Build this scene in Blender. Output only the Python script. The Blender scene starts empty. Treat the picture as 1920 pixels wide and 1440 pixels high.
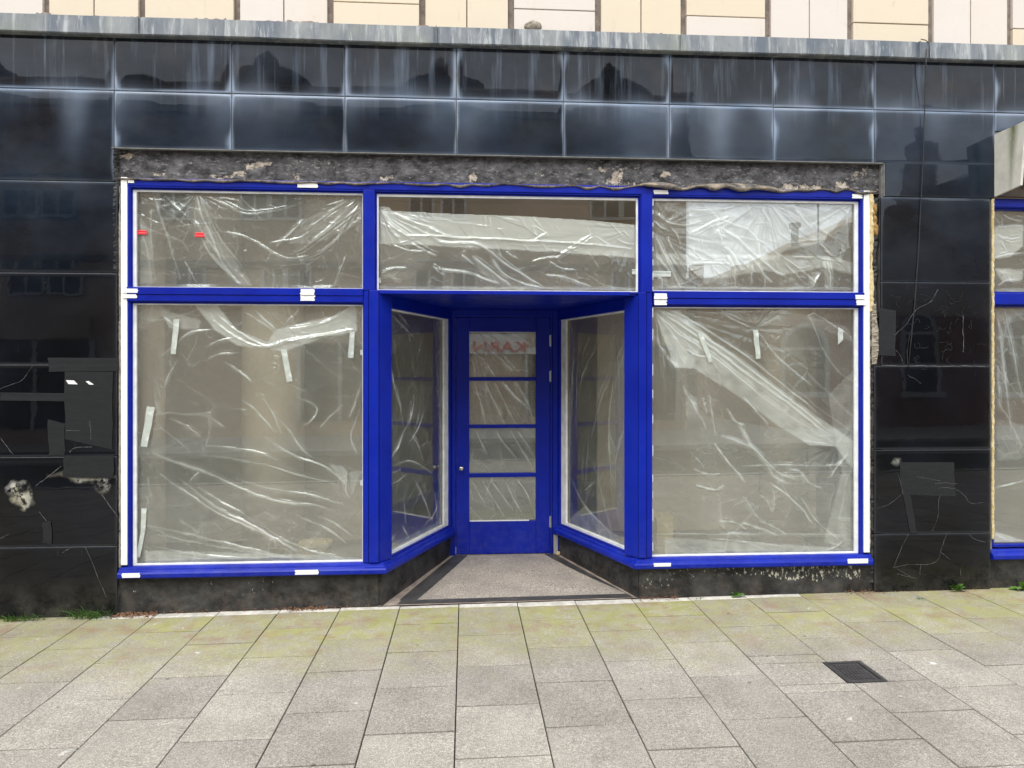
import bpy, math, random
import numpy as np
random.seed(7)
R=math.radians
D=bpy.data; COL=bpy.context.scene.collection
# ------------------------------------------------------------------ camera calibration (wall plane is Y=0)
PSI=math.atan(87/1331); FP=1331.0; CD=4.94; CH=1.6
def ray(px,py):
    u=(px-960)/FP; v=(701-py)/FP
    return math.sin(PSI)+u*math.cos(PSI), math.cos(PSI)-u*math.sin(PSI), v
def W(px,py,Y=0.0):
    dx,dy,v=ray(px,py); t=(Y+CD)/dy
    return t*dx, CH+t*v
def X(px,Y=0.0): return W(px,700,Y)[0]
def Zp(px,py,Y=0.0): return W(px,py,Y)[1]
def gz(x): return 0.004+0.0095*x
def G(px,py,zoff=0.0):
    dx,dy,v=ray(px,py); t=(zoff+0.004-CH)/(v-0.0095*dx)
    return (t*dx, -CD+t*dy, gz(t*dx)+zoff)

# ------------------------------------------------------------------ materials
class NT:
    def __init__(s,name):
        s.m=D.materials.new(name); s.m.use_nodes=True
        s.t=s.m.node_tree; s.n=s.t.nodes; s.l=s.t.links
        s.n.clear(); s.out=s.n.new('ShaderNodeOutputMaterial')
        s.tc=s.n.new('ShaderNodeTexCoord')
    def set(s,sock,v):
        if hasattr(v,'links') or isinstance(v,bpy.types.NodeSocket): s.l.new(v,sock)
        elif v is not None:
            if isinstance(v,(tuple,list)) and len(v)==3 and sock.type=='RGBA': v=tuple(v)+(1,)
            sock.default_value=v
    def vec(s,sc=(1,1,1),loc=(0,0,0),rot=(0,0,0)):
        m=s.n.new('ShaderNodeMapping'); s.l.new(s.tc.outputs['Object'],m.inputs[0])
        m.inputs['Scale'].default_value=sc; m.inputs['Location'].default_value=loc; m.inputs['Rotation'].default_value=rot
        return m.outputs[0]
    def noise(s,scale=5,detail=4,rough=.55,sc=(1,1,1),loc=(0,0,0),dist=0):
        n=s.n.new('ShaderNodeTexNoise'); s.l.new(s.vec(sc,loc),n.inputs['Vector'])
        n.inputs['Scale'].default_value=scale; n.inputs['Detail'].default_value=detail
        n.inputs['Roughness'].default_value=rough; n.inputs['Distortion'].default_value=dist
        return n.outputs['Fac']
    def vor(s,scale=5,sc=(1,1,1),feat='F1',out='Distance'):
        n=s.n.new('ShaderNodeTexVoronoi'); s.l.new(s.vec(sc),n.inputs['Vector']); n.feature=feat
        n.inputs['Scale'].default_value=scale
        return n.outputs[out]
    def ramp(s,f,*stops,interp='LINEAR'):
        n=s.n.new('ShaderNodeValToRGB'); s.l.new(f,n.inputs[0]); cr=n.color_ramp; cr.interpolation=interp
        while len(cr.elements)<len(stops): cr.elements.new(.5)
        for e,(p,c) in zip(cr.elements,stops):
            e.position=p; e.color=(c,c,c,1) if isinstance(c,(int,float)) else tuple(c)+(1,)
        return n.outputs[0]
    def mix(s,f,a,b,mode='MIX'):
        n=s.n.new('ShaderNodeMix'); n.data_type='RGBA'; n.blend_type=mode; n.clamp_factor=True
        s.set(n.inputs[0],f); s.set(n.inputs[6],a); s.set(n.inputs[7],b)
        return n.outputs[2]
    def math(s,op,a,b=None,c=None,clamp=False):
        n=s.n.new('ShaderNodeMath'); n.operation=op; n.use_clamp=clamp
        for i,v in enumerate((a,b,c)):
            if v is not None: s.set(n.inputs[i],v)
        return n.outputs[0]
    def attr(s,name,out='Fac'):
        n=s.n.new('ShaderNodeAttribute'); n.attribute_name=name; return n.outputs[out]
    def sep(s,which):
        n=s.n.new('ShaderNodeSeparateXYZ'); s.l.new(s.tc.outputs['Object'],n.inputs[0]); return n.outputs[which]
    def bump(s,h,st=.3,d=.01,normal=None):
        n=s.n.new('ShaderNodeBump'); s.l.new(h,n.inputs['Height']); n.inputs['Strength'].default_value=st; n.inputs['Distance'].default_value=d
        if normal is not None: s.l.new(normal,n.inputs['Normal'])
        return n.outputs[0]
    def bsdf(s,col,rough=.5,bump=None,metal=0,spec=None,coat=None):
        p=s.n.new('ShaderNodeBsdfPrincipled')
        s.set(p.inputs['Base Color'],col); s.set(p.inputs['Roughness'],rough); s.set(p.inputs['Metallic'],metal)
        if spec is not None: s.set(p.inputs['Specular IOR Level'],spec)
        if bump is not None: s.l.new(bump,p.inputs['Normal'])
        return p.outputs[0]
    def shader(s,kind,**kw):
        p=s.n.new(kind)
        for k,v in kw.items(): s.set(p.inputs[k.replace('_',' ')],v)
        return p.outputs[0]
    def mixs(s,f,a,b):
        n=s.n.new('ShaderNodeMixShader'); s.set(n.inputs[0],f); s.l.new(a,n.inputs[1]); s.l.new(b,n.inputs[2]); return n.outputs[0]
    def done(s,sh): s.l.new(sh,s.out.inputs[0]); return s.m
M={}
def plain(name,c,rough=.5,metal=0,var=.12,sc=12,bst=.15,spec=None):
    t=NT(name); n=t.noise(sc,5); f=t.ramp(n,(.3,1-var),(.7,1+var))
    col=t.mix(1.0,c,f,'MULTIPLY'); b=t.bump(t.noise(sc*6,3),bst,.002)
    M[name]=t.done(t.bsdf(col,rough,b,metal,spec)); return M[name]
# gloss blue paint with brush marks and faint dust
t=NT('blue_paint'); n=t.noise(3,5,sc=(1,1,1)); br=t.noise(60,3,sc=(.15,1,1.0)); 
c=t.mix(t.ramp(n,(.35,0),(.7,1)),(.0015,.011,.25),(.003,.018,.33))
c=t.mix(t.math('MULTIPLY',t.ramp(t.noise(34,7,.75),(.62,0),(.74,1)),.12),c,(.25,.28,.4))
ch=t.ramp(t.noise(70,5,.7),(.735,0),(.75,.8)); c=t.mix(ch,c,(.45,.45,.42))
lowd=t.math('MULTIPLY',t.ramp(t.sep(2),(.18,1),(.62,0)),t.ramp(t.noise(18,6,.75),(.42,0),(.68,.12))); c=t.mix(lowd,c,(.16,.16,.17))
M['blue']=t.done(t.bsdf(c,t.ramp(t.noise(8,4),(.3,.28),(.7,.42)),t.bump(br,.2,.002),spec=.22))
t=NT('white_primer'); n=t.noise(9,6,.7,sc=(1,1,.5))
c=t.mix(t.ramp(n,(.60,0),(.74,1)),(.80,.80,.77),(.52,.48,.42))
M['white']=t.done(t.bsdf(c,.6,t.bump(t.noise(60,4),.2,.002)))
plain('bead_white',(.76,.77,.75),.55,var=.15,sc=14)
# polished black cladding
t=NT('black_cladding')
bl=t.attr('joint_glow'); zc=t.sep(2)
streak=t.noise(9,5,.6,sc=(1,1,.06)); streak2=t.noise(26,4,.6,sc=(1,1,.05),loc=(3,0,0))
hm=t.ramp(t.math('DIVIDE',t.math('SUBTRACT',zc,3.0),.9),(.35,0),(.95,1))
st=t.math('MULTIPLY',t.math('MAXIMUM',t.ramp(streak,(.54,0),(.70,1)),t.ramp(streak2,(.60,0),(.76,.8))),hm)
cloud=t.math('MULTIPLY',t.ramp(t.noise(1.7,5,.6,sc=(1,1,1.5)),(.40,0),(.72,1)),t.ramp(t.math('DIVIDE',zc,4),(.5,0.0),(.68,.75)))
lime_glow=t.math('ADD',t.math('MULTIPLY',st,.50),t.math('MULTIPLY',cloud,.10))
lime_glow=t.math('ADD',lime_glow,t.math('MULTIPLY',bl,.8),clamp=True)  # adds the sky glint along tile joints, painted over the lime streaks
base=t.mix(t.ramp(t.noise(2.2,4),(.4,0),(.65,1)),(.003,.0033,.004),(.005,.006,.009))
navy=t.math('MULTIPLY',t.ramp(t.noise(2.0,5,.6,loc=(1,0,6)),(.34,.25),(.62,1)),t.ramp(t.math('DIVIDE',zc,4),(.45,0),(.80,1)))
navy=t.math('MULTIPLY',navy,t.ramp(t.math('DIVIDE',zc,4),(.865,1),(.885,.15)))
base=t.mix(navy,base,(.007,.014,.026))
col=t.mix(lime_glow,base,t.mix(t.noise(3,3),(.12,.19,.30),(.32,.36,.42)))
brown=t.math('MULTIPLY',t.ramp(t.noise(2.6,3,sc=(1,1,1.2),loc=(5,0,2)),(.52,0),(.75,.5)),hm)
col=t.mix(brown,col,(.06,.045,.035))
gr=t.attr('grime'); gn=t.noise(7,7,.7)
grime=t.math('MULTIPLY',gr,t.ramp(gn,(.40,0),(.62,1)))
col=t.mix(grime,col,t.mix(t.noise(5,4),(.018,.019,.020),(.075,.068,.055)))
pale=t.attr('pale'); pn=t.noise(24,6,.7)
pm=t.math('MULTIPLY',pale,t.ramp(pn,(.40,0),(.52,1)))
col=t.mix(pm,col,t.mix(t.ramp(t.noise(9,4),(.4,0),(.6,1)),(.42,.40,.30),(.62,.62,.58)))
scr=t.ramp(t.noise(150,2,.5,sc=(1,1,.04)),(.76,0),(.80,.35))
col=t.mix(t.math('MULTIPLY',scr,.25),col,(.3,.3,.3))
rgh=t.math('ADD',t.math('ADD',t.math('MULTIPLY',lime_glow,.12),t.math('MULTIPLY',grime,.5)),t.ramp(t.noise(4,5),(.4,.008),(.75,.045)),clamp=True)
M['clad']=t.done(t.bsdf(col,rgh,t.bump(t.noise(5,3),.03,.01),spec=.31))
plain('joint',(.16,.16,.15),.7,var=.3,sc=30)
plain('crack',(.13,.13,.13),.6,var=.3,sc=30)
t=NT('tape_black'); n=t.noise(20,5,sc=(1,1,4))
M['ducttape']=t.done(t.bsdf(t.mix(n,(.006,.007,.008),(.020,.022,.024)),.45,t.bump(t.noise(30,4,sc=(.3,1,3)),.3,.003),spec=.3))
# coping metal
t=NT('lead_coping'); s1=t.noise(22,5,.65,sc=(1,1,.10)); s2=t.noise(6,4,.6,sc=(1,1,.3)); s3=t.noise(1.6,3,loc=(2,0,0))
c=t.mix(t.ramp(s2,(.38,0),(.62,1)),(.10,.12,.145),(.22,.235,.24))
c=t.mix(t.ramp(s1,(.52,0),(.66,.75)),c,(.42,.44,.44))
c=t.mix(t.ramp(t.noise(40,4,.7,sc=(1,1,.12),loc=(1,0,4)),(.62,0),(.72,.7)),c,(.55,.56,.54))
c=t.mix(t.ramp(t.noise(7,6,.7,loc=(5,1,4)),(.58,0),(.72,.6)),c,(.09,.10,.11))
c=t.mix(t.ramp(t.noise(30,3,sc=(1,1,.08),loc=(7,0,0)),(.33,.45),(.45,0)),c,(.10,.12,.155))
c=t.mix(t.ramp(s3,(.54,0),(.68,.4)),c,(.31,.33,.24))
M['coping']=t.done(t.bsdf(c,.55,t.bump(t.noise(14,5,sc=(1,1,.4)),.5,.01),spec=.4))
# cream faience
t=NT('cream_tile'); tn=t.attr('tint'); sp=t.noise(140,4,.8)
c=t.mix(tn,(.64,.55,.41),(.64,.585,.53))
c=t.mix(t.math('MULTIPLY',t.ramp(sp,(.52,0),(.7,.35)),tn),c,(.50,.45,.42))
c=t.mix(t.ramp(t.noise(2.5,5,.6),(.5,0),(.8,.25)),c,(.55,.46,.33))
c=t.mix(t.ramp(t.noise(9,6,.7,loc=(4,2,0)),(.62,0),(.76,.5)),c,(.42,.36,.24))
c=t.mix(t.ramp(t.noise(14,6,.7,sc=(1,1,.25),loc=(4,2,7)),(.60,0),(.78,.35)),c,(.40,.36,.30))
c=t.mix(t.ramp(t.noise(55,4,.7),(.72,0),(.77,.6)),c,(.25,.20,.15))
M['cream']=t.done(t.bsdf(c,.45,t.bump(t.noise(40,4),.15,.003),spec=.3))
plain('mortar',(.20,.165,.14),.9,var=.35,sc=20,bst=.6)
plain('rubble',(.27,.24,.19),.95,var=.4,sc=30,bst=1.0)
# lintel band : bitumen with peel
t=NT('bitumen_band'); pe=t.attr('peel'); n=t.noise(38,8,.8)
base=t.mix(t.ramp(t.noise(11,9,.78,sc=(1,1,1.5)),(.40,0),(.64,1)),(.016,.015,.016),(.125,.122,.125))
base=t.mix(t.ramp(t.noise(40,6,.7,sc=(.6,1,1.6)),(.56,0),(.64,.7)),base,(.27,.26,.25))
br=t.n.new('ShaderNodeTexBrick'); t.l.new(t.vec((1,1,1)),br.inputs[0])
pm=t.ramp(t.math('ADD',t.math('MULTIPLY',pe,.20),t.math('MULTIPLY',n,.8)),(.545,0),(.56,1))
c=t.mix(pm,base,t.mix(t.ramp(t.noise(30,5),(.4,0),(.62,1)),(.33,.28,.22),(.52,.46,.38)))
t.n.remove(br)
h=t.math('ADD',t.noise(10,8,.7),t.math('MULTIPLY',pm,-.25))
M['bitumen']=t.done(t.bsdf(c,t.ramp(t.noise(9,4),(.3,.4),(.7,.85)),t.bump(h,.8,.012),spec=.35))
t=NT('riser_stone'); pe=t.attr('peel'); zz=t.sep(2)
c=t.mix(t.ramp(t.noise(5,8,.72,sc=(1,1,1.4)),(.40,0),(.66,1)),(.009,.009,.009),(.060,.059,.057))
c=t.mix(t.ramp(t.noise(30,6,.75),(.60,0),(.70,.5)),c,(.15,.14,.13))
low=t.ramp(zz,(.05,1),(.19,0)); 
c=t.mix(t.math('MULTIPLY',low,t.ramp(t.noise(9,8,.75),(.46,0),(.66,.55))),c,(.11,.085,.065))
pm=t.ramp(t.math('ADD',t.math('MULTIPLY',pe,.182),t.math('MULTIPLY',t.noise(44,7,.75,sc=(1,1,.6)),.8)),(.61,0),(.63,1))
c=t.mix(pm,c,(.50,.49,.40))
M['riser']=t.done(t.bsdf(c,.6,t.bump(t.noise(14,8,.7),.55,.008),spec=.35))
# pavement slabs
t=NT('paving_slab'); tn=t.attr('tint'); y=t.sep(1)
sp=t.noise(170,3,.75); sp2=t.noise(62,5,.75); big=t.noise(1.5,6,.6); 
c=t.mix(t.ramp(sp,(.36,0),(.64,1)),(.19,.175,.155),(.60,.56,.50))
c=t.mix(t.ramp(sp2,(.34,.7),(.58,0)),c,(.21,.195,.175))
c=t.mix(1.0,c,t.ramp(tn,(0,(.84,.83,.81)),(1,(1.05,1.035,1.0))),'MULTIPLY')
c=t.mix(1.0,c,t.ramp(t.noise(2.2,8,.72),(.32,.74),(.64,1.06)),'MULTIPLY')
near=t.ramp(t.math('ADD',y,t.math('MULTIPLY',t.math('SUBTRACT',big,.5),.5)),(-1.0+.0,0),(0,1))
n_=t.n.new('ShaderNodeMapRange'); t.l.new(t.math('ADD',y,t.math('MULTIPLY',t.math('SUBTRACT',t.noise(3,6,.65),.5),.9)),n_.inputs[0]); n_.inputs[1].default_value=-1.20; n_.inputs[2].default_value=-.45
wet=n_.outputs[0]
alg=t.math('MULTIPLY',t.math('MULTIPLY',wet,t.ramp(tn,(0,.65),(1,1.15))),t.ramp(t.noise(8,9,.8,loc=(2,2,0)),(.36,.05),(.58,.95)))
c=t.mix(alg,c,t.mix(t.noise(5,5),(.20,.21,.06),(.40,.38,.17)))
st=t.math('MULTIPLY',wet,t.ramp(t.noise(5,8,.75,loc=(9,2,0)),(.50,0),(.64,.7)))
c=t.mix(st,c,(.26,.17,.12))
edge=t.math('MULTIPLY',t.ramp(y,(0,0),(1,1)),1.0)
gum=t.vor(3.3); c=t.mix(t.ramp(gum,(.030,.8),(.042,0)),c,(.10,.095,.09))
c=t.mix(t.ramp(t.noise(12,4,loc=(4,4,1)),(.70,0),(.76,.6)),c,(.7,.69,.66))
gum2=t.vor(1.7,sc=(1,1,0)); c=t.mix(t.ramp(gum2,(.022,.85),(.034,0)),c,(.62,.61,.58))
c=t.mix(t.ramp(t.noise(26,6,.75,loc=(1,7,1)),(.64,0),(.72,.45)),c,(.17,.145,.12))
M['slab']=t.done(t.bsdf(c,.85,t.bump(t.noise(160,4,.7),.5,.003),spec=.25))
t=NT('pale_strip'); c=t.mix(t.ramp(t.noise(12,6,.7),(.4,0),(.65,1)),(.42,.40,.34),(.66,.62,.56))
M['strip']=t.done(t.bsdf(c,.85,t.bump(t.noise(60,5),.4,.004)))
plain('joint_dirt',(.030,.024,.018),.95,var=.4,sc=18,bst=.8)
t=NT('terrazzo'); c=t.mix(t.ramp(t.noise(95,4,.8),(.38,0),(.60,1)),(.13,.11,.09),(.56,.50,.42))
c=t.mix(t.ramp(t.noise(3,6,.65),(.38,0),(.68,.6)),c,(.17,.15,.135))
c=t.mix(t.ramp(t.noise(7,6,.7,loc=(3,1,0)),(.58,0),(.75,.5)),c,(.47,.45,.41))
M['terrazzo']=t.done(t.bsdf(c,.62,t.bump(t.noise(60,4),.15,.002),spec=.35))
t=NT('terrazzo_border'); c=t.mix(t.ramp(t.noise(5,6,.7),(.35,0),(.7,1)),(.025,.025,.026),(.085,.08,.075))
M['tborder']=t.done(t.bsdf(c,.5,t.bump(t.noise(60,4),.15,.002)))
plain('terrazzo_edge',(.30,.245,.20),.8,var=.4,sc=9)
# glass : double glazed unit, reflects about a fifth
t=NT('glazing'); fr=t.n.new('ShaderNodeLayerWeight'); fr.inputs[0].default_value=.5
fac=t.math('ADD',t.math('MULTIPLY',t.math('POWER',fr.outputs['Facing'],4.0),.75),.085,clamp=True)
gl=t.shader('ShaderNodeBsdfGlossy',Color=(1,1,1),Roughness=.0)
tr=t.shader('ShaderNodeBsdfTransparent',Color=(.93,.95,.94))
M['glass']=t.done(t.mixs(fac,tr,gl))
# polythene dust sheet
t=NT('polythene'); d=t.attr('opaq')
fine=t.noise(55,5,.7,dist=.5)
a=t.math('ADD',d,t.math('MULTIPLY',t.ramp(fine,(.45,0),(.75,1)),.05),clamp=True)
dif=t.shader('ShaderNodeBsdfDiffuse',Color=(.90,.88,.835))
trl=t.shader('ShaderNodeBsdfTranslucent',Color=(.8,.8,.78))
gl=t.shader('ShaderNodeBsdfGlossy',Color=(1,1,1),Roughness=.14)
tr=t.shader('ShaderNodeBsdfTransparent',Color=(.97,.97,.96))
gl2=t.shader('ShaderNodeBsdfGlossy',Color=(1,1,1),Roughness=.08)
M['film']=t.done(t.mixs(a,t.mixs(.09,tr,gl2),t.mixs(.22,t.mixs(.2,dif,trl),gl)))
t=NT('masking_tape'); M['tape']=t.done(t.bsdf(t.mix(t.ramp(t.noise(30,4),(.4,0),(.7,1)),(.72,.73,.70),(.84,.85,.82)),.6,t.bump(t.noise(60,3),.3,.002)))
plain('red_tape',(.80,.02,.035),.4,var=.1)
plain('steel',(.62,.60,.57),.25,1,var=.05)
plain('galv',(.5,.52,.54),.35,.8,var=.1)
t=NT('foam'); c=t.mix(t.ramp(t.noise(30,5,.7),(.35,0),(.65,1)),(.50,.36,.13),(.78,.68,.42))
M['foam']=t.done(t.bsdf(c,.9,t.bump(t.noise(50,6,.8),1,.01)))
t=NT('foam_aged'); c=t.mix(t.ramp(t.noise(28,6,.7),(.38,0),(.62,1)),(.12,.055,.015),(.55,.34,.11))
M['foam_old']=t.done(t.bsdf(c,.9,t.bump(t.noise(50,6,.8),1,.01)))
plain('iron',(.05,.047,.047),.65,.3,var=.3,sc=20,bst=.6)
t=NT('leaf'); c=t.mix(t.noise(20,3),(.05,.14,.02),(.14,.27,.05)); M['leaf']=t.done(t.bsdf(c,.5,spec=.3))
t=NT('dead_leaf'); c=t.mix(t.noise(40,3),(.09,.035,.018),(.30,.17,.09)); M['dead']=t.done(t.bsdf(c,.8))
plain('cable',(.012,.012,.013),.5)
t=NT('sign_cheek'); c=t.mix(t.noise(30,5),(.58,.56,.48),(.66,.64,.57))
gm=t.attr('green'); c=t.mix(t.math('MULTIPLY',gm,t.ramp(t.noise(26,6,.7,sc=(1,1,.35)),(.3,.4),(.5,1))),c,(.10,.115,.03))
c=t.mix(t.ramp(t.noise(8,7,.7),(.45,0),(.7,.6)),c,(.40,.38,.30))
M['cheek']=t.done(t.bsdf(c,.7,t.bump(t.noise(40,5),.2,.003)))
plain('brown_board',(.05,.035,.025),.8,var=.4,sc=8)
# interior
plain('plaster',(.80,.66,.48),.9,var=.08,sc=2,bst=.05)
plain('int_floor',(.42,.36,.28),.8,var=.15,sc=4)
plain('tub_yellow',(.65,.50,.24),.5)
plain('timber',(.30,.16,.08),.7,var=.25,sc=9)
# opposite side of the street
def brick(name,c1,c2,mc,sc=1.0):
    t=NT(name); b=t.n.new('ShaderNodeTexBrick'); t.l.new(t.vec((1,1,1),rot=(R(90),0,0)),b.inputs[0])
    b.inputs['Scale'].default_value=sc; b.inputs['Brick Width'].default_value=.225; b.inputs['Row Height'].default_value=.075; b.inputs['Mortar Size'].default_value=.008
    for k,v in (('Color1',c1),('Color2',c2),('Mortar',mc)): b.inputs[k].default_value=v+(1,)
    c=t.mix(t.ramp(t.noise(.8,5),(.3,0),(.7,.4)),b.outputs[0],(.12,.1,.08)); M[name]=t.done(t.bsdf(c,.85)); return M[name]
brick('brick_brown',(.50,.37,.26),(.42,.29,.20),(.44,.38,.30)); brick('brick_red',(.30,.11,.07),(.22,.08,.05),(.28,.24,.2))
plain('opp_stone',(.36,.30,.23),.85,var=.2,sc=2); plain('slate',(.07,.07,.08),.6,var=.2,sc=4); plain('opp_white',(.36,.36,.35),.5,var=.05,sc=3)
plain('sign_white',(.6,.6,.58),.5,var=.05,sc=3); plain('dark_glass',(.02,.022,.025),.08,var=.1); plain('red_letter',(.55,.02,.02),.5); plain('asphalt',(.055,.055,.055),.9,var=.2,sc=8)
plain('far_paving',(.33,.32,.30),.9,var=.15,sc=3); plain('kerb',(.38,.37,.35),.85,var=.15,sc=6); plain('stone_dark',(.16,.135,.11),.85,var=.25,sc=2)

# ------------------------------------------------------------------ mesh helpers
class MB:
    def __init__(s): s.v=[]; s.f=[]; s.mi=[]; s.mats=[]; s.att={}
    def mi_(s,m):
        if m not in s.mats: s.mats.append(m)
        return s.mats.index(m)
    def add(s,vs,fs,m,**att):
        b=len(s.v); s.v+= [tuple(p) for p in vs]; k=s.mi_(m)
        for f in fs: s.f.append(tuple(b+i for i in f)); s.mi.append(k)
        for a in set(s.att)|set(att):
            L=s.att.setdefault(a,[0.0]*b)
            if len(L)<b: L+=[0.0]*(b-len(L))
            val=att.get(a,0.0)
            L+= list(val) if hasattr(val,'__len__') else [val]*len(vs)
        return s
    def box(s,x0,x1,y0,y1,z0,z1,m,**att):
        vs=[(x,y,z) for z in(z0,z1) for y in(y0,y1) for x in(x0,x1)]
        return s.add(vs,[(0,2,3,1),(4,5,7,6),(0,1,5,4),(2,6,7,3),(0,4,6,2),(1,3,7,5)],m,**att)
    def hexa(s,vs,m,**att):
        return s.add(vs,[(0,2,3,1),(4,5,7,6),(0,1,5,4),(2,6,7,3),(0,4,6,2),(1,3,7,5)],m,**att)
    def prism(s,pts,ext,m,**att):
        """pts: 3d polygon, ext: 3d extrusion vector"""
        n=len(pts); q=[tuple(p[i]+ext[i] for i in range(3)) for p in pts]
        return s.add(list(pts)+q,[tuple(range(n))[::-1],tuple(range(n,2*n))]+[(i,(i+1)%n,n+(i+1)%n,n+i) for i in range(n)],m,**att)
    def tube(s,path,r,m,seg=8,closed_ends=True,rad=None):
        vs=[];fs=[]; n=len(path); P=[np.array(p,float) for p in path]
        for i,p in enumerate(P):
            d=P[min(i+1,n-1)]-P[max(i-1,0)]; d/= (np.linalg.norm(d)+1e-9)
            a=np.cross(d,(0,1,.05)); 
            if np.linalg.norm(a)<.2: a=np.cross(d,(1,0,0))
            a/=np.linalg.norm(a); b=np.cross(d,a); rr=rad[i] if rad else r
            for k in range(seg):
                an=2*math.pi*k/seg; vs.append(tuple(p+rr*(math.cos(an)*a+math.sin(an)*b)))
        for i in range(n-1):
            for k in range(seg):
                fs.append((i*seg+k,i*seg+(k+1)%seg,(i+1)*seg+(k+1)%seg,(i+1)*seg+k))
        if closed_ends: fs.append(tuple(range(seg))[::-1]); fs.append(tuple((n-1)*seg+k for k in range(seg)))
        return s.add(vs,fs,m)
    def lathe(s,c,axis,prof,m,seg=20):
        """prof: (dist along axis, radius)"""
        ax=np.array(axis,float); ax/=np.linalg.norm(ax); a=np.cross(ax,(0,0,1)); 
        if np.linalg.norm(a)<.1: a=np.array((1.,0,0))
        a/=np.linalg.norm(a); b=np.cross(ax,a); vs=[];fs=[]
        for d,r in prof:
            for k in range(seg):
                an=2*math.pi*k/seg; vs.append(tuple(np.array(c)+ax*d+r*(math.cos(an)*a+math.sin(an)*b)))
        n=len(prof)
        for i in range(n-1):
            for k in range(seg): fs.append((i*seg+k,(i+1)*seg+k,(i+1)*seg+(k+1)%seg,i*seg+(k+1)%seg))
        fs.append(tuple(range(seg))); fs.append(tuple((n-1)*seg+k for k in range(seg))[::-1])
        return s.add(vs,fs,m)
    def build(s,name,parent=None,bevel=0,smooth=False,fixn=True):
        me=D.meshes.new(name); me.from_pydata(s.v,[],s.f)
        for m in s.mats: me.materials.append(M[m])
        me.polygons.foreach_set('material_index',s.mi)
        for a,L in s.att.items():
            L=L+[0.0]*(len(s.v)-len(L)); at=me.attributes.new(a,'FLOAT','POINT'); at.data.foreach_set('value',L)
        if fixn:
            import bmesh
            bm=bmesh.new(); bm.from_mesh(me); bmesh.ops.recalc_face_normals(bm,faces=bm.faces); bm.to_mesh(me); bm.free()
        if smooth: me.polygons.foreach_set('use_smooth',[True]*len(me.polygons))
        o=D.objects.new(name,me); COL.objects.link(o)
        if bevel:
            b=o.modifiers.new('bevel','BEVEL'); b.width=bevel; b.segments=2; b.limit_method='ANGLE'; b.angle_limit=R(40); b.use_clamp_overlap=True
        if parent: attach(o,parent)
        return o
def attach(o,parent):
    o.parent=parent; o.matrix_parent_inverse=parent.matrix_world.inverted() if parent.type!='EMPTY' else o.matrix_parent_inverse
    if parent.type=='EMPTY':
        import mathutils
        o.matrix_parent_inverse=mathutils.Matrix.Translation(-parent.location)
def tag(o,label=None,cat=None,group=None,kind=None):
    for k,v in (('label',label),('category',cat),('group',group),('kind',kind)):
        if v: o[k]=v
    return o
def empty(name,loc,label,cat,group=None):
    o=D.objects.new(name,None); COL.objects.link(o); o.location=loc; o.empty_display_size=.1
    return tag(o,label,cat,group)

class Plane:
    """vertical plane; s along d, offset + = towards the street"""
    def __init__(s,ox,oy,dx,dy):
        L=math.hypot(dx,dy); s.o=(ox,oy); s.d=(dx/L,dy/L); s.n=(s.d[1],-s.d[0])
    def pt(s,a,z,off=0.0): return (s.o[0]+s.d[0]*a+s.n[0]*off, s.o[1]+s.d[1]*a+s.n[1]*off, z)
    def hit(s,px,py,off=0.0):
        rx,ry,v=ray(px,py); ox,oy=s.o[0]+s.n[0]*off, s.o[1]+s.n[1]*off
        # (0,-CD)+t(rx,ry) = o + a d
        det=rx*(-s.d[1])+ry*s.d[0]
        bx,by=ox,oy+CD
        t=(bx*(-s.d[1])+by*s.d[0])/det; a=(rx*by-ry*bx)/(-det) if False else ((rx*t-bx)*s.d[0]+(ry*t-by)*s.d[1])
        return a, CH+t*v
    def bar(s,mb,a0,a1,z0,z1,o0,o1,m,**att):
        vs=[s.pt(a,z,o) for z in(z0,z1) for o in(o1,o0) for a in(a0,a1)]
        return mb.hexa(vs,m,**att)
P0=Plane(0,0,1,0)

# numpy helpers -----------------------------------------------------------
def vnoise(x,y,seed=0):
    rs=np.random.RandomState(seed); T=rs.rand(64,64)
    xi=np.floor(x).astype(int); yi=np.floor(y).astype(int); fx=x-xi; fy=y-yi
    fx=fx*fx*(3-2*fx); fy=fy*fy*(3-2*fy)
    g=lambda a,b:T[a%64,b%64]
    return (g(xi,yi)*(1-fx)+g(xi+1,yi)*fx)*(1-fy)+(g(xi,yi+1)*(1-fx)+g(xi+1,yi+1)*fx)*fy
def crumple(x,y,seed):
    """cell noise: cone height and distance to the cell border (sharp folds lie on the borders)"""
    rs=np.random.RandomState(seed); J=rs.rand(64,64,2); Hh=rs.rand(64,64)
    xi=np.floor(x).astype(int); yi=np.floor(y).astype(int)
    f1=np.full(x.shape,9.0); f2=np.full(x.shape,9.0); hh=np.zeros(x.shape)
    for a in (-1,0,1):
        for b in (-1,0,1):
            i=xi+a; j=yi+b; q=J[i%64,j%64]; d=np.hypot(i+q[...,0]-x,j+q[...,1]-y)
            m=d<f1; f2=np.where(m,f1,np.minimum(f2,d)); hh=np.where(m,Hh[i%64,j%64],hh); f1=np.where(m,d,f1)
    return f1,f2-f1,hh
def inpoly(S,Z,poly):
    r=np.zeros(S.shape,bool); n=len(poly)
    for i in range(n):
        x1,y1=poly[i]; x2,y2=poly[(i+1)%n]
        if y1==y2: continue
        c=((y1>Z)!=(y2>Z))&(S<(x2-x1)*(Z-y1)/(y2-y1)+x1); r^=c
    return r
def blur(A,n=1):
    for _ in range(n):
        B=np.pad(A,1,mode='edge'); A=(B[1:-1,1:-1]*4+B[:-2,1:-1]*2+B[2:,1:-1]*2+B[1:-1,:-2]*2+B[1:-1,2:]*2+B[:-2,:-2]+B[2:,2:]+B[:-2,2:]+B[2:,:-2])/16
    return A
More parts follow.
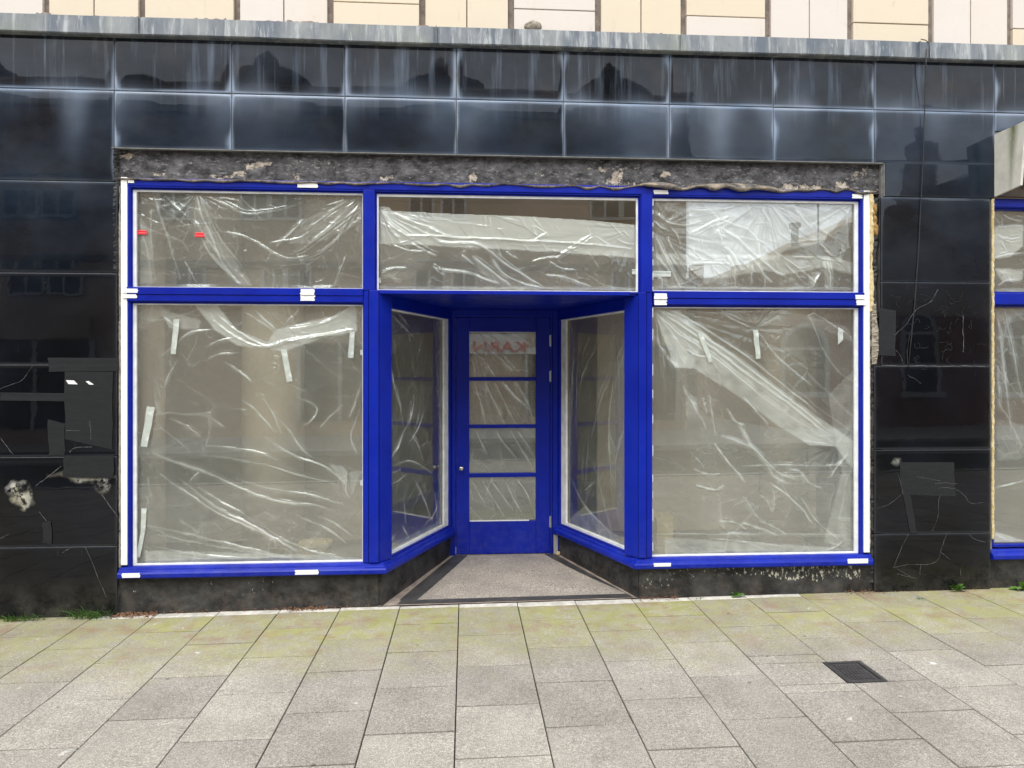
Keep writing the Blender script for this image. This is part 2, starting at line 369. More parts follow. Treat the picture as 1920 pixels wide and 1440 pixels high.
def polydist(S,Z,pts,wid):
    """distance to polyline within a window, and 0..1 position along it"""
    best=np.full(S.shape,9.0); par=np.zeros(S.shape); side=np.zeros(S.shape)
    L=[0]; 
    for a,b in zip(pts,pts[1:]): L.append(L[-1]+math.hypot(b[0]-a[0],b[1]-a[1]))
    for i,(a,b) in enumerate(zip(pts,pts[1:])):
        dx,dy=b[0]-a[0],b[1]-a[1]; l2=dx*dx+dy*dy+1e-12
        t=np.clip(((S-a[0])*dx+(Z-a[1])*dy)/l2,0,1)
        d=np.hypot(S-a[0]-t*dx,Z-a[1]-t*dy); m=d<best
        best[m]=d[m]; par[m]=((L[i]+t*math.sqrt(l2))/L[-1])[m]; side[m]=np.sign((S-a[0])*dy-(Z-a[1])*dx)[m]
    return best,par,side
def smooth_poly(pts):
    for _ in range(2):
        q=[pts[0]]
        for a,b in zip(pts,pts[1:]): q+=[(a[0]*.75+b[0]*.25,a[1]*.75+b[1]*.25),(a[0]*.25+b[0]*.75,a[1]*.25+b[1]*.75)]
        pts=q+[pts[-1]]
    return pts
def gridmesh(name,pl,S,Z,OFF,att,mat,parent=None,mask=None,smooth=True):
    ny,nx=S.shape
    v=np.empty((ny*nx,3)); s=S.ravel();o=OFF.ravel()
    v[:,0]=pl.o[0]+pl.d[0]*s+pl.n[0]*o; v[:,1]=pl.o[1]+pl.d[1]*s+pl.n[1]*o; v[:,2]=Z.ravel()
    idx=np.arange(ny*nx).reshape(ny,nx)
    f=np.stack([idx[:-1,:-1],idx[:-1,1:],idx[1:,1:],idx[1:,:-1]],-1).reshape(-1,4)
    if mask is not None:
        mm=mask[:-1,:-1]&mask[:-1,1:]&mask[1:,1:]&mask[1:,:-1]; f=f[mm.ravel()]
        used=np.zeros(len(v),bool); used[f.ravel()]=True; re=np.cumsum(used)-1; f=re[f]; v=v[used]
        att={k:a.ravel()[used] for k,a in att.items()}
    else: att={k:a.ravel() for k,a in att.items()}
    me=D.meshes.new(name); me.vertices.add(len(v)); me.vertices.foreach_set('co',v.ravel())
    me.loops.add(f.size); me.loops.foreach_set('vertex_index',f.ravel().astype(np.int32))
    me.polygons.add(len(f)); me.polygons.foreach_set('loop_start',(np.arange(len(f))*4).astype(np.int32)); me.polygons.foreach_set('loop_total',np.full(len(f),4,np.int32))
    me.update(calc_edges=True); me.polygons.foreach_set('use_smooth',np.ones(len(f),bool))
    for k,a in att.items():
        at=me.attributes.new(k,'FLOAT','POINT'); at.data.foreach_set('value',a.astype(np.float32))
    me.materials.append(M[mat]); me.validate()
    o=D.objects.new(name,me); COL.objects.link(o)
    if parent: attach(o,parent)
    return o
def film(pl,off,rect,crop,creases,polys,label,seed=0,base=.19,step=.0042,amp=1.0,ambient=70,fans=(),top=None,adir=None,group='polythene dust sheets hung behind the shop glass',fold=1.0):
    """rect = s0,s1,z0,z1 ; crop = ox,oy,scale of pixel coordinates of the creases"""
    s0,s1,z0,z1=rect; rng=random.Random(seed)
    nx=int((s1-s0)/step)+1; ny=int((z1-z0)/step)+1
    S,Z=np.meshgrid(np.linspace(s0,s1,nx),np.linspace(z0,z1,ny))
    cv=lambda p: pl.hit(crop[0]+p[0]/crop[2],crop[1]+p[1]/crop[2],off)
    Sn=S+.007*(vnoise(S*13,Z*13,seed)-.5)+.0035*(vnoise(S*40,Z*40,seed+1)-.5)
    Zn=Z+.007*(vnoise(S*13,Z*13,seed+2)-.5)+.0035*(vnoise(S*40,Z*40,seed+3)-.5)
    H=np.zeros(S.shape); Dn=np.zeros(S.shape)
    # soft billow
    H+=.020*fold*(vnoise(S*2.2,Z*1.8,seed+5)-.5)+.007*fold*(vnoise(S*6,Z*5,seed+6)-.5)
    # crumpled facets, stretched along the pull of the sheet
    am=-.6 if adir is None else adir(0,0)
    for (sc_,stx,aa,A_,dn_,th) in ((5.5,.42,am,.0046,.10,.30),(12,.38,am+.5,.0020,.085,.42),(9,.5,am-1.1,.0022,.07,.50),(26,.5,am+.1,.0007,.05,.55)):
        ca,sa=math.cos(aa),math.sin(aa); wx=.05*(vnoise(S*5,Z*5,seed+30)-.5); u=((Sn+wx)*ca+Zn*sa)*sc_*stx+11; v=(-(Sn+wx)*sa+Zn*ca)*sc_+17
        f1,fe,hh=crumple(u,v,seed+int(sc_*10)); mk=np.clip((vnoise(S*2.3+sc_,Z*2.3,seed+41)-th)*4,0,1)*(.35+.65*hh)
        H+=A_*1.7*f1*mk*amp; Dn+=dn_*2.4*np.exp(-(fe/(.05))**2)*mk*(.25+hh)+dn_*.35*mk*hh
    # fan folds radiating from anchor points
    for (ax,ay,k,A,rad) in fans:
        a,b=cv((ax,ay)); dx=Sn-a; dz=Zn-b; r=np.hypot(dx,dz)+1e-6; th=np.arctan2(dz,dx)
        w=vnoise(th*k+9,r*.8,seed+int(ax)%17); w2=vnoise(th*k*2.7+3,r*1.5,seed+3+int(ay)%13)
        en=np.exp(-(r/rad)**2)*np.clip(r/.04,0,1)
        q=(w*.6+w2*.4); H+=A*en*(q-.5)*2*np.clip(r/.25,.25,1)
        Dn+=.16*en*np.clip((q-.55)*3,0,1)
    def crease(pts,A,w,dens,taper=.5):
        sx=[p[0] for p in pts]; sz=[p[1] for p in pts]; pad=w*4
        i0=max(0,int((min(sx)-pad-s0)/(s1-s0)*(nx-1))); i1=min(nx,int((max(sx)+pad-s0)/(s1-s0)*(nx-1))+2)
        j0=max(0,int((min(sz)-pad-z0)/(z1-z0)*(ny-1))); j1=min(ny,int((max(sz)+pad-z0)/(z1-z0)*(ny-1))+2)
        if i1-i0<2 or j1-j0<2: return
        sl=(slice(j0,j1),slice(i0,i1)); d,t,sd=polydist(Sn[sl],Zn[sl],pts,w)
        tp=np.clip(np.sin(np.pi*np.clip(t,0,1)),0,1)**taper
        tp*=.55+.9*vnoise(t*7+seed,t*0+3,seed+11)
        asym=np.where(sd>0,1.9,.8)
        H[sl]+=A*tp*np.clip(1-d/(w*asym),0,1)**1.4
        Dn[sl]+=dens*tp*np.exp(-(d/(w*.33*np.where(sd>0,1.5,.8)))**2)+dens*.35*tp*np.exp(-(d/(w*1.3))**2)*(sd>0)
    for c in creases:
        st=1.0
        if isinstance(c[0],(int,float)): st=c[0]; c=c[1]
        pts=smooth_poly([cv(p) for p in c])
        crease(pts,.0042*amp*st,.0095*(.7+.5*st),.42*min(st,1.7))
        # companion crease
        ox,oz=rng.uniform(.008,.02),rng.uniform(-.02,.02)
        crease([(p[0]+ox,p[1]+oz) for p in pts],.0024*amp*st,.008,.10*st)
        for _k in range(2):
            ox,oz=rng.uniform(-.035,.035),rng.uniform(-.03,.03); i0_=rng.randint(0,len(pts)//2); i1_=min(len(pts),i0_+rng.randint(3,max(4,len(pts)//2)))
            crease([(p[0]+ox,p[1]+oz) for p in pts[i0_:i1_]] if i1_-i0_>1 else pts,.0018*amp,.006,.10)
    for _ in range(int(ambient*1.7)):
        a=rng.uniform(s0,s1); b=rng.uniform(z0,z1); an=(adir(a,b) if adir else rng.uniform(-1.2,-.1))+rng.gauss(0,.35); L=rng.uniform(.04,.26)*rng.uniform(.5,1)
        bend=rng.gauss(0,.35); pts=[]
        for k in range(5): 
            pts.append((a,b)); a+=math.cos(an)*L/4; b+=math.sin(an)*L/4; an+=bend/4
        crease(pts,.0022*amp*rng.uniform(.4,1.3),rng.uniform(.0045,.010),rng.uniform(.02,.12),.8)
    for poly,dv in polys:
        m=inpoly(Sn,Zn,[cv(p) for p in poly]).astype(float)
        m=blur(m,3)*(.72+.56*vnoise(S*18+Z*6,Z*18-S*5,seed+20))
        Dn+=dv*1.65*m
    # edges of the sheet gather where it is taped to the frame
    e=np.minimum(np.minimum(S-s0,s1-S),Z-z0); Dn+=.16*np.exp(-(e/.018)**2)*(vnoise(S*20,Z*20,seed+9)>.42)
    H*=np.clip(e/.03,0.15,1)
    mask=None
    if top:
        tp=[cv(p) for p in top]; xs=[p[0] for p in tp]; zs=[p[1] for p in tp]
        zt=np.interp(S,xs,zs); mask=Z<zt
        Dn+=.25*np.exp(-((Z-zt)/.008)**2)
    Dn=np.clip(base+Dn*.92,0.02,.93)
    o=gridmesh('plastic_sheet',pl,S,Z,off+np.clip(H,-.022,.022),{'opaq':Dn},'film',mask=mask)
    return tag(o,label,'plastic sheet',group)

# ------------------------------------------------------------------ levels
HB,HT=2.857,2.916; TB,TT=2.088,2.186; SB,ST=.232,.305; LT=3.112; J1=3.495; CB,CT=3.852,3.975
REC=1.15
# ------------------------------------------------------------------ building
bld=empty('shop_building',(0,.3,0),'shop building front of polished black panels with cream tiles above a lead coloured ledge','building')
# cladding panels
rs=np.random.RandomState(3)
class Acc:
    def __init__(s): s.V=[];s.F=[];s.n=0;s.A={'joint_glow':[],'grime':[],'pale':[]}
acc=Acc()
def panel(x0,x1,z0,z1,off=.0,seed=0,tiltx=None,tiltz=None,flare=1.0,hole=None):
    g=.0035; x0+=g;x1-=g;z0+=g;z1-=g
    def ax(a,b,st):
        n=max(3,int((b-a)/st)); u=list(np.linspace(a,b,n)); return np.array(sorted(set([a+.004,a+.010,a+.02,b-.004,b-.010,b-.02]+u)))
    xs=ax(x0,x1,.022); zs=ax(z0,z1,.022); S,Z=np.meshgrid(xs,zs)
    if hole: S,Z=np.meshgrid(ax(x0,x1,.007),ax(z0,z1,.007))
    r=random.Random(seed*13+5)
    tx=r.gauss(0,.0022) if tiltx is None else tiltx; tz=r.gauss(0,.0018) if tiltz is None else tiltz
    O=off+tx*(S-(x0+x1)/2)+tz*(Z-(z0+z1)/2)
    O+=.0009*(vnoise(S*3.1,Z*2.7,seed+4)-.5)
    ex=np.minimum(S-x0,x1-S); ez=np.minimum(Z-z0,z1-Z); 
    O-=.0016*np.exp(-ez/.010)*flare+.0018*np.exp(-ex/.010)*flare+.0010*np.exp(-ez/.05)*flare
    lowj=1.0 if abs(z0-J1)<.02 else .25; topj=1.0 if abs(z1-J1)<.02 or abs(z1-2.885)<.03 else .06
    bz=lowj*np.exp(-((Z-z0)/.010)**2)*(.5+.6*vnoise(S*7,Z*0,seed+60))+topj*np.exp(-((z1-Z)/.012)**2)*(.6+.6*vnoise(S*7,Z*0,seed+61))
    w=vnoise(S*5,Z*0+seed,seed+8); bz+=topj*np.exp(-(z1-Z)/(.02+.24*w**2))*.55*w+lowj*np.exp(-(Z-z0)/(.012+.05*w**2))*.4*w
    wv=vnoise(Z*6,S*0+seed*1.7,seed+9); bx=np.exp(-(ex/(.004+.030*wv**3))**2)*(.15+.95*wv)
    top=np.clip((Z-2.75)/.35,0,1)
    B=(bz*flare+bx*flare)*top*(.75+.5*vnoise(S*9,Z*9,seed+2))+ (1-top)*np.exp(-(np.minimum(ex,ez)/.007)**2)*.10  # glow of the rounded panel edges, painted along the joints
    Gm=np.clip(1-(Z-.0)/.36,0,1)**1.5*.8+np.exp(-ex/.03)*.25*(1-top)
    Pl=np.zeros(S.shape)
    if hole:
        for (cx,cz,rx,rz,v) in hole: Pl=np.maximum(Pl,v*np.clip(1.35-np.hypot((S-cx)/rx,(Z-cz)/rz)+1.3*(vnoise(S*26,Z*26,seed)-.5),0,1)); 
        O-=.006*(Pl>.35)
    ny,nx=S.shape; idx=np.arange(nx*ny).reshape(ny,nx)+acc.n
    # rim verts going back
    V=np.stack([S.ravel(),-O.ravel(),Z.ravel()],-1)
    F=[tuple(q) for q in np.stack([idx[:-1,:-1],idx[:-1,1:],idx[1:,1:],idx[1:,:-1]],-1).reshape(-1,4)]
    acc.V.append(V); acc.n+=len(V); acc.F+=F
    for k,a in (('joint_glow',B),('grime',Gm),('pale',Pl)): acc.A[k].append(a.ravel())
    # thick edge
    per=list(idx[0,:])+list(idx[1:,-1])+list(idx[-1,-2::-1])+list(idx[-2:0:-1,0])
    base=acc.n; pv=V[np.array(per)-idx[0,0]].copy(); pv[:,1]+=.02; acc.V.append(pv); acc.n+=len(pv)
    n=len(per); acc.F+=[(per[i],base+i,base+(i+1)%n,per[(i+1)%n]) for i in range(n)]
    for k in acc.A: acc.A[k].append(np.zeros(n))
TX=[-3.10,-2.346,-1.578,-.822,-.063,.682,1.431,2.183,2.925,3.833,4.6]
TX2=[-4.6,-3.85]+TX[:]
sd=1
for a,b in zip([-4.6,-3.85]+[-3.85+.0]+TX[1:], [-3.85,-3.10]+[TX[1]]+TX[2:]):
    pass
cols=[(-4.7,-3.12),(-3.12,-2.346)]+list(zip(TX[1:],TX[2:]))
for i,(a,b) in enumerate(cols):
    if a==2.925:
        panel(a,b,J1,CB,.03,sd,tiltz=.004); sd+=1
        panel(a,b,LT,J1,.03,sd,tiltx=.001,tiltz=.0); sd+=1; panel(3.0,b,2.872,LT+.006,.03,sd,tiltx=.001,tiltz=.0,flare=.0); sd+=1; continue
    panel(a,b,J1,CB,.03,sd,tiltz=rs.normal(.0,.003),flare=1.3); sd+=1
    if b<=-2.34: panel(a,b,2.885,J1,.03,sd,flare=1.0); sd+=1
    elif a<2.2: panel(a,b,LT,J1,.03,sd,tiltz=rs.normal(.0,.003),flare=1.3); sd+=1
    else: panel(a,b,3.36,J1,.03,sd); sd+=1
panel(2.925+.002,2.99,LT,2.872+.25,.028,99,flare=.3) if False else None
zz=[2.885,2.274,1.664,1.05,.451,-.10]
for i in range(5):
    hole=None
    if i==3: hole=[(-2.975,.835,.055,.05,.95),(-2.945,.775,.055,.055,1.0),(-2.915,.735,.045,.035,.9),(-2.46,.915,.13,.045,.62),(-2.42,.90,.05,.06,.7),(-2.62,.93,.10,.02,.5)]
    if i==2: hole=[(-2.65,1.56,.03,.012,.0)]
    panel(-3.12,-2.325,zz[i+1],zz[i],.03,sd,hole=hole,flare=.5); sd+=1
    panel(-4.7,-3.12,zz[i+1],zz[i],.03,sd,flare=.5); sd+=1
zz=[2.872,2.262,1.659,1.055,.451,-.05]
for i in range(5):
    panel(2.975 if i<2 else 2.925,3.80,zz[i+1],zz[i],.03,sd,flare=.5,hole=([(3.1,.97,.03,.02,.35)] if i==3 else None)); sd+=1
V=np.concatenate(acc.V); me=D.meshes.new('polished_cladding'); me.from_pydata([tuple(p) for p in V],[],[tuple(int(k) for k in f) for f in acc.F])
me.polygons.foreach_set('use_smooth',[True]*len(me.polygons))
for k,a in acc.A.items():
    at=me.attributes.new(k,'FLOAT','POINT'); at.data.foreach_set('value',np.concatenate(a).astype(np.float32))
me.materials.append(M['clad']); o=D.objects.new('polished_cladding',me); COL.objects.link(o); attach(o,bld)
# backing of cladding (joints)
mb=MB()
mb.box(-4.7,4.6,-.018,.35,LT+.01,CB,'joint'); mb.box(-4.7,-2.36,-.018,.35,-.3,LT+.01,'joint'); mb.box(2.985,3.795,-.018,.35,-.3,LT+.01,'joint')
mb.box(-2.36,2.985,.03,.35,2.915,LT+.01,'mortar')
mb.build('cladding_backing',bld)
# cracks in the panels
mb=MB()
def line(pts,crop,w=.0016,m='crack',y=-.0345):
    P=[W(crop[0]+p[0]/crop[2],crop[1]+p[1]/crop[2],y) for p in pts]; P=smooth_poly(P)
    P=[(p[0]+random.gauss(0,.0015),p[1]+random.gauss(0,.0015)) for p in P]
    for a,b in zip(P,P[1:]):
        dx,dz=b[0]-a[0],b[1]-a[1]; L=math.hypot(dx,dz)+1e-9; ww=w*random.uniform(.2,.75); nx,nz=-dz/L*ww,dx/L*ww
        mb.add([(a[0]-nx,y,a[1]-nz),(b[0]-nx,y,b[1]-nz),(b[0]+nx,y,b[1]+nz),(a[0]+nx,y,a[1]+nz)],[(0,1,2,3)],m)
C4=(1630,800,4.5)
for p in ([(60,690),(180,655),(265,572)],[(735,530),(800,570),(845,655),(970,638)],[(600,575),(580,640),(585,760),(530,880)],[(330,905),(270,1020),(210,1175)],[(195,1190),(310,1160),(430,1165),(540,1158),(590,1110),(600,1050),(655,900)],[(600,1055),(680,1120)],[(245,405),(270,480),(285,570)],[(240,1200),(340,1262)],[(230,1240),(330,1268),(410,1280)],[(435,1165),(425,1250)],[(770,1200),(772,1260)],[(840,905),(880,950),(980,975)],[(550,480),(640,470),(735,482)],[(580,520),(660,512),(730,525)],[(400,420),(480,440),(600,455)]): line(p,C4)
C2=(1630,500,4.8)
for p,w in (([(225,615),(300,560),(360,480),(400,400),(470,355),(560,320),(620,200)],.0022),([(845,440),(840,560),(850,650),(845,770)],.003),([(240,745),(280,800),(310,880)],.0012),([(350,980),(410,1010),(465,1050)],.0016),([(560,890),(640,905)],.002),([(425,0),(400,400),(370,600),(340,730),(345,880)],.0009)): line(p,C2,w)
for p in ([(110,890),(320,895),(560,890),(740,900),(900,890),(1040,900)],): line(p,C2,.004)
# scratched tags
rg=random.Random(4)
for k in range(46):
    cx=rg.uniform(200,1010); cy=rg.choice([230,290,400,480,570,690,860])+rg.gauss(0,22); a=rg.uniform(0,6.28); pts=[]
    for q in range(rg.choice([3,5,6])): pts.append((cx,cy)); a+=rg.gauss(.6,1.1); cx+=38*math.cos(a)*rg.uniform(.5,1.3); cy+=30*math.sin(a)
    line(pts,C2,.0022,'cable')
C3=(0,640,3.6)
for p,w in (([(0,650),(40,700),(90,765)],.0022),([(0,320),(90,290),(160,260),(215,170)],.0014),([(240,975),(320,920),(415,840)],.003),([(605,540),(615,660)],.003),([(470,750),(500,715),(620,712)],.002),([(265,1150),(310,1210)],.002),([(690,1040),(740,1110),(800,1190)],.003),([(0,1330),(60,1300)],.002),([(420,1430),(490,1385)],.002),([(450,600),(540,605)],.002)): line(p,C3,w)
line([(320,1090),(400,1280)],(0,480,2.0),.0016)
# pale flaked spots
for q in ([(445,262),(500,264),(525,290),(462,288)],[(578,270),(600,268),(634,292),(604,292)]):
    P_=[W(p[0]/3.6,640+p[1]/3.6,-.034) for p in q]; mb.add([(p[0],-.0352,p[1]) for p in P_],[(0,1,2,3)],'white')
mb.build('surface_crack',bld,fixn=False)['label']='pale cracks and scratched marks in the black panels'

# coping ledge
nx=460; xs=np.linspace(-4.7,4.6,nx); prof=[(.02,CT+.015),(-.055,CT+.004),(-.074,CT-.006),(-.078,CB+.05),(-.080,CB+.004),(-.072,CB-.003),(.02,CB-.002)]
vs=[];fs=[]
for i,x in enumerate(xs):
    for j,(y,z) in enumerate(prof):
        w=.004*math.sin(x*3.1)+.0035*float(vnoise(np.array(x*5.),np.array(j*.9),5)); jn=0
        for jx in (-2.17,-.20,.33,1.50,3.23): 
            if abs(x-jx)<.012: jn=-.006
        vs.append((x,y-w*.5*(1 if 0<j<6 else 0)-jn,z+ (w*.4 if j in (3,4,5) else 0)))
for i in range(nx-1):
    for j in range(len(prof)-1): a=i*len(prof)+j; fs.append((a,a+1,a+len(prof)+1,a+len(prof)))
mb=MB(); mb.add(vs,fs,'coping')
for jx in (-2.17,-.20,.33,1.50,3.23): mb.box(jx-.004,jx+.004,-.0875,-.07,CB-.001,CT-.006,'coping')
mb.build('ledge_coping',bld,fixn=False)
# cream tiles over the ledge
mb=MB(); mb.box(-4.7,4.6,.035,.35,CB-.01,8.2,'mortar')
bt=[X(p,.02) for p in (-80,88,267,445,620,792,958,1121,1281,1439,1593,1744,1892,2040)]
sp=(bt[-1]-bt[0])/13; bt=[bt[0]-2*sp,bt[0]-sp]+bt
types=['w1','c1','w1','cv','c1','wv','ch','cv','wh','cv','xh','wv','ch','wv','xh']
splitx={5:None}
hz={6:Zp(700,7,.02),8:Zp(1040,20,.02),10:Zp(1360,33,.02),12:Zp(1670,46,.02),14:Zp(1907,55,.02)}
hw=.022; rg=random.Random(9)
for i in range(len(bt)-1):
    x0,x1=bt[i]+hw,bt[i+1]-hw; z=CT-.02; row=0
    while z<8.1:
        ty=types[(i+row*3)%len(types)] if row else types[i]
        H=1.0 if row else 1.05; zt=z+H
        c={'w':.9,'c':.1,'x':.5}[ty[0]]; g=.0035
        if row==0 and i==3: ty='cv'
        if ty[1]=='v': 
            xm=(x0+x1)/2; rects=[(x0,xm-g,z,zt,c+rg.uniform(-.1,.1)),(xm+g,x1,z,zt,c+rg.uniform(-.1,.1))]
        elif ty[1]=='h' :
            zm=hz.get(i,z+.5) if row==0 else z+.5; rects=[(x0,x1,z,zm-g,.85 if ty[0]=='x' else c),(x0,x1,zm+g,zt,.05 if ty[0]=='x' else c)]
            if i==14 and row==0: rects=[(x0,x1,z,zm-g,.05),(x0,x1,zm+g,zt,.9)]
        else: rects=[(x0,x1,z,zt,c)]
        for (a,b,q,r_,tt) in rects:
            oy=rg.uniform(-.002,.002); mb.box(a,b,.008+oy,.04,q,r_,'cream',tint=min(1,max(0,tt)))
        z=zt+.012; row+=1
mb.build('cream_tiling',bld,bevel=.003)
# crumbled bedding under the tiles + lump
mb=MB(); rg=random.Random(2); x=-3.3
while x<4.3:
    L=rg.uniform(.05,.3); n=max(4,int(L/.02)); h=rg.uniform(.006,.024) if rg.random()<.55 else .004
    mb.tube([(x+L*k/n,-.0,CT+.012+h*.35) for k in range(n+1)],.01,'mortar',6,rad=[max(.002,h*rg.uniform(.4,1.0)) for _ in range(n+1)]); x+=L*rg.uniform(.8,1.2)
mb.build('ledge_mortar',bld,smooth=True)
def blob(c,r,name,m,label,cat,seed=1,flat=(1,1,1),parent=None):
    import bmesh
    bm=bmesh.new(); bmesh.ops.create_icosphere(bm,subdivisions=4,radius=1)
    for v in bm.verts:
        p=v.co; k=1+.35*(float(vnoise(np.array(p.x*3+9.),np.array(p.y*3+p.z*2+9.),seed))-.5)+.18*(float(vnoise(np.array(p.x*9+20.),np.array(p.z*9+p.y*5+20.),seed+1))-.5)
        v.co=(c[0]+p.x*k*r*flat[0],c[1]+p.y*k*r*flat[1],c[2]+p.z*k*r*flat[2])
    me=D.meshes.new(name); bm.to_mesh(me); bm.free(); me.materials.append(M[m]); me.polygons.foreach_set('use_smooth',[True]*len(me.polygons))
    o=D.objects.new(name,me); COL.objects.link(o)
    if parent: attach(o,parent)
    if label: tag(o,label,cat)
    return o
lx,lz=W(1000,52,0); blob((lx,-.02,lz-.002),.058,'mortar_lump','rubble','rough grey mortar lump stuck on the cream tiles above the ledge','mortar lump',4,(1.0,.55,.62))

# lintel band (dense, painted with peel mask)
def band_grid(x0,x1,z0,z1,off,mat,name,peels,parent,seed,rough=.006,crop=(0,0,1)):
    nx=int((x1-x0)/.008); ny=int((z1-z0)/.008)+2; S,Z=np.meshgrid(np.linspace(x0,x1,nx),np.linspace(z0,z1,ny))
    P=np.zeros(S.shape)
    for (poly,v) in peels:
        q=[P0.hit(crop[0]+p[0]/crop[2],crop[1]+p[1]/crop[2],off) for p in poly]; P=np.maximum(P,v*inpoly(S+.03*(vnoise(S*30,Z*30,seed)-.5),Z+.03*(vnoise(S*30,Z*30,seed+1)-.5),q))
    P=blur(P,1)
    O=off+rough*(vnoise(S*9,Z*12,seed+2)-.5)+rough*.6*(vnoise(S*30,Z*30,seed+3)-.5)-.003*P
    return gridmesh(name,P0,S,Z,O,{'peel':P},mat,parent)
pe=[([(80,60),(180,55),(200,95),(90,95)],1),([(880,120),(1070,110),(1060,135),(900,175)],1.0),([(1010,75),(1050,75),(1060,110),(1040,100)],1),([(820,190),(860,150),(910,200),(820,215)],1),([(300,190),(385,180),(380,205),(290,205)],1),([(660,200),(800,195),(900,205),(740,228),(660,215)],.9),([(1180,180),(1240,180),(1240,240),(1190,240)],.7),([(1760,200),(1830,200),(1850,235),(1760,240)],.9),([(30,60),(75,60),(70,240),(35,240)],.8),([(1200,110),(1560,120),(1560,132),(1200,124)],.7)]
pe=[([(200+p[0]/3.4286,270+p[1]/3.4286) for p in q],v) for q,v in pe]
for q,v in [([(690,940),(730,930),(740,990),(690,1000)],.9),([(205,960),(270,955),(280,985),(200,990)],.9),([(1480,940),(1540,935),(1520,1000),(1470,1000)],1),([(1335,915),(1430,910),(1640,920),(1635,935),(1350,930)],.7),([(1740,940),(1790,930),(1800,965),(1730,965)],1),([(1440,980),(1600,990),(1600,1015),(1440,1010)],.7),([(1050,940),(1110,945),(1110,962),(1060,958)],.8)]: pe.append(([(640+p[0]/2.909,p[1]/2.909) for p in q],v))
for q,v in [([(1000,225),(1100,215),(1300,215),(1320,260),(1200,270),(1010,250)],.95),([(1420,190),(1480,180),(1520,240),(1400,260)],.95),([(1500,100),(1640,80),(1640,170),(1520,190)],.62),([(140,130),(220,125),(220,165),(150,160)],.9),([(330,200),(420,190),(400,240),(330,240)],.6),([(730,115),(900,112),(900,122),(735,125)],.6)]: pe.append(([(1200+p[0]/3.84,290+p[1]/3.84) for p in q],v))
band_grid(-2.372,2.99,2.90,LT+.004,-.012,'bitumen','lintel_band',pe,bld,11)
# ragged render lip along the bottom of the band
mb=MB(); n=420; vs=[];fs=[]
x0,x1=-2.33,2.94
for i in range(n+1):
    x=x0+(x1-x0)*i/n; px_=i/n
    wv=.016*(float(vnoise(np.array(x*6.3),np.array(.3),21))-.5)+.006*math.sin(x*21+math.sin(x*7)*2)
    amp=.4+ .9*min(1,max(0,(x+1.2)/2.2)); drop=2.908+wv*1.5*amp-.006
    bul=0
    for (c,w_) in ((1.36,.16),(1.90,.34)):
        u=(x-c)/w_
        if abs(u)<1: bul=max(bul,(1-u*u)**.6)
    up=2.920+.036*bul; d=.018+.022*bul+.006*float(vnoise(np.array(x*9.),np.array(2.),4))
    ring=[(x,.013,up+.004),(x,-.002-d*.3,up-.006),(x,-.006-d,(up+drop)/2),(x,-.010-d*1.15,drop+.004),(x,-.004-d,drop-.003),(x,.02,drop+.006)]
    vs+=ring
for i in range(n):
    for j in range(5): a=i*6+j; fs.append((a,a+1,a+7,a+6))
t=NT('render_lip'); c=t.mix(t.ramp(t.noise(14,7,.7),(.40,0),(.62,1)),(.045,.043,.040),(.33,.27,.20)); c=t.mix(t.ramp(t.noise(9,5,.6,loc=(3,3,3)),(.52,0),(.62,.7)),c,(.12,.11,.10)); M['lip']=t.done(t.bsdf(c,.8,t.bump(t.noise(30,7,.7),.8,.01)))
mb.add(vs,fs,'lip'); mb.build('ragged_render_lip',bld,smooth=True)
# thin metal drip under the upper panels
mb=MB(); mb.box(-2.36,2.99,-.034,.0,LT-.004,LT+.002,'joint'); mb.box(2.993,2.999,-.034,.0,2.875,LT-.004,'joint'); mb.build('edge_trim',bld)
# stall risers
pr=[([(495,500),(600,480),(590,610),(510,620)],.85),([(660,480),(840,450),(800,540),(680,545)],.5),([(1060,440),(1110,440),(1090,550),(1060,550)],.8),([(1180,440),(1260,440),(1250,510),(1190,510)],.7),([(1410,440),(1510,440),(1500,510),(1410,515)],.8),([(1560,450),(1900,440),(1900,500),(1560,530)],.5)]
pr=[([(170+p[0]/6.62,1020+p[1]/6.62) for p in q],v) for q,v in pr]
pr+=[([(455,1080),(520,1080),(520,1115),(455,1115)],.6)]
riserL=band_grid(-2.33,-.60,-.12,SB+.003,.0,'riser','stall_riser',pr,bld,31,.005)
pr=[([(1205,1068),(1262,1066),(1262,1100),(1205,1110)],.75),([(1262,1064),(1420,1060),(1420,1082),(1262,1086)],.78),([(1420,1060),(1615,1056),(1620,1086),(1480,1092),(1420,1080)],.95)]
riserR=band_grid(1.22,2.93,-.12,SB+.003,.0,'riser','stall_riser',pr,bld,41,.005)
xA,xB=X(716),X(846,REC); xC,xD=X(1196),X(1046,REC)
PL=Plane(xA,0,xB-xA,REC); PR=Plane(xD,REC,xC-xD,-REC)
LL=math.hypot(xB-xA,REC); LR=math.hypot(xC-xD,REC)
def lobby_riser(pl,L,seed):
    nx=int(L/.012); S,Z=np.meshgrid(np.linspace(-.01,L+.01,nx),np.linspace(-.10,SB+.003,30))
    P=.35*(vnoise(S*8,Z*8,seed)>.8)*1.0
    O=.002+.006*(vnoise(S*9,Z*12,seed+2)-.5); return gridmesh('stall_riser',pl,S,Z,O,{'peel':P},'riser',bld)
lobby_riser(PL,LL,51); lobby_riser(PR,LR,61)
mb=MB(); mb.box(-2.33,xA-.003,.008,.30,-.12,SB-.004,'riser'); mb.build('riser_core',bld); mb=MB(); mb.box(xC+.003,2.93,.008,.30,-.12,SB-.004,'riser'); mb.build('riser_core',bld)
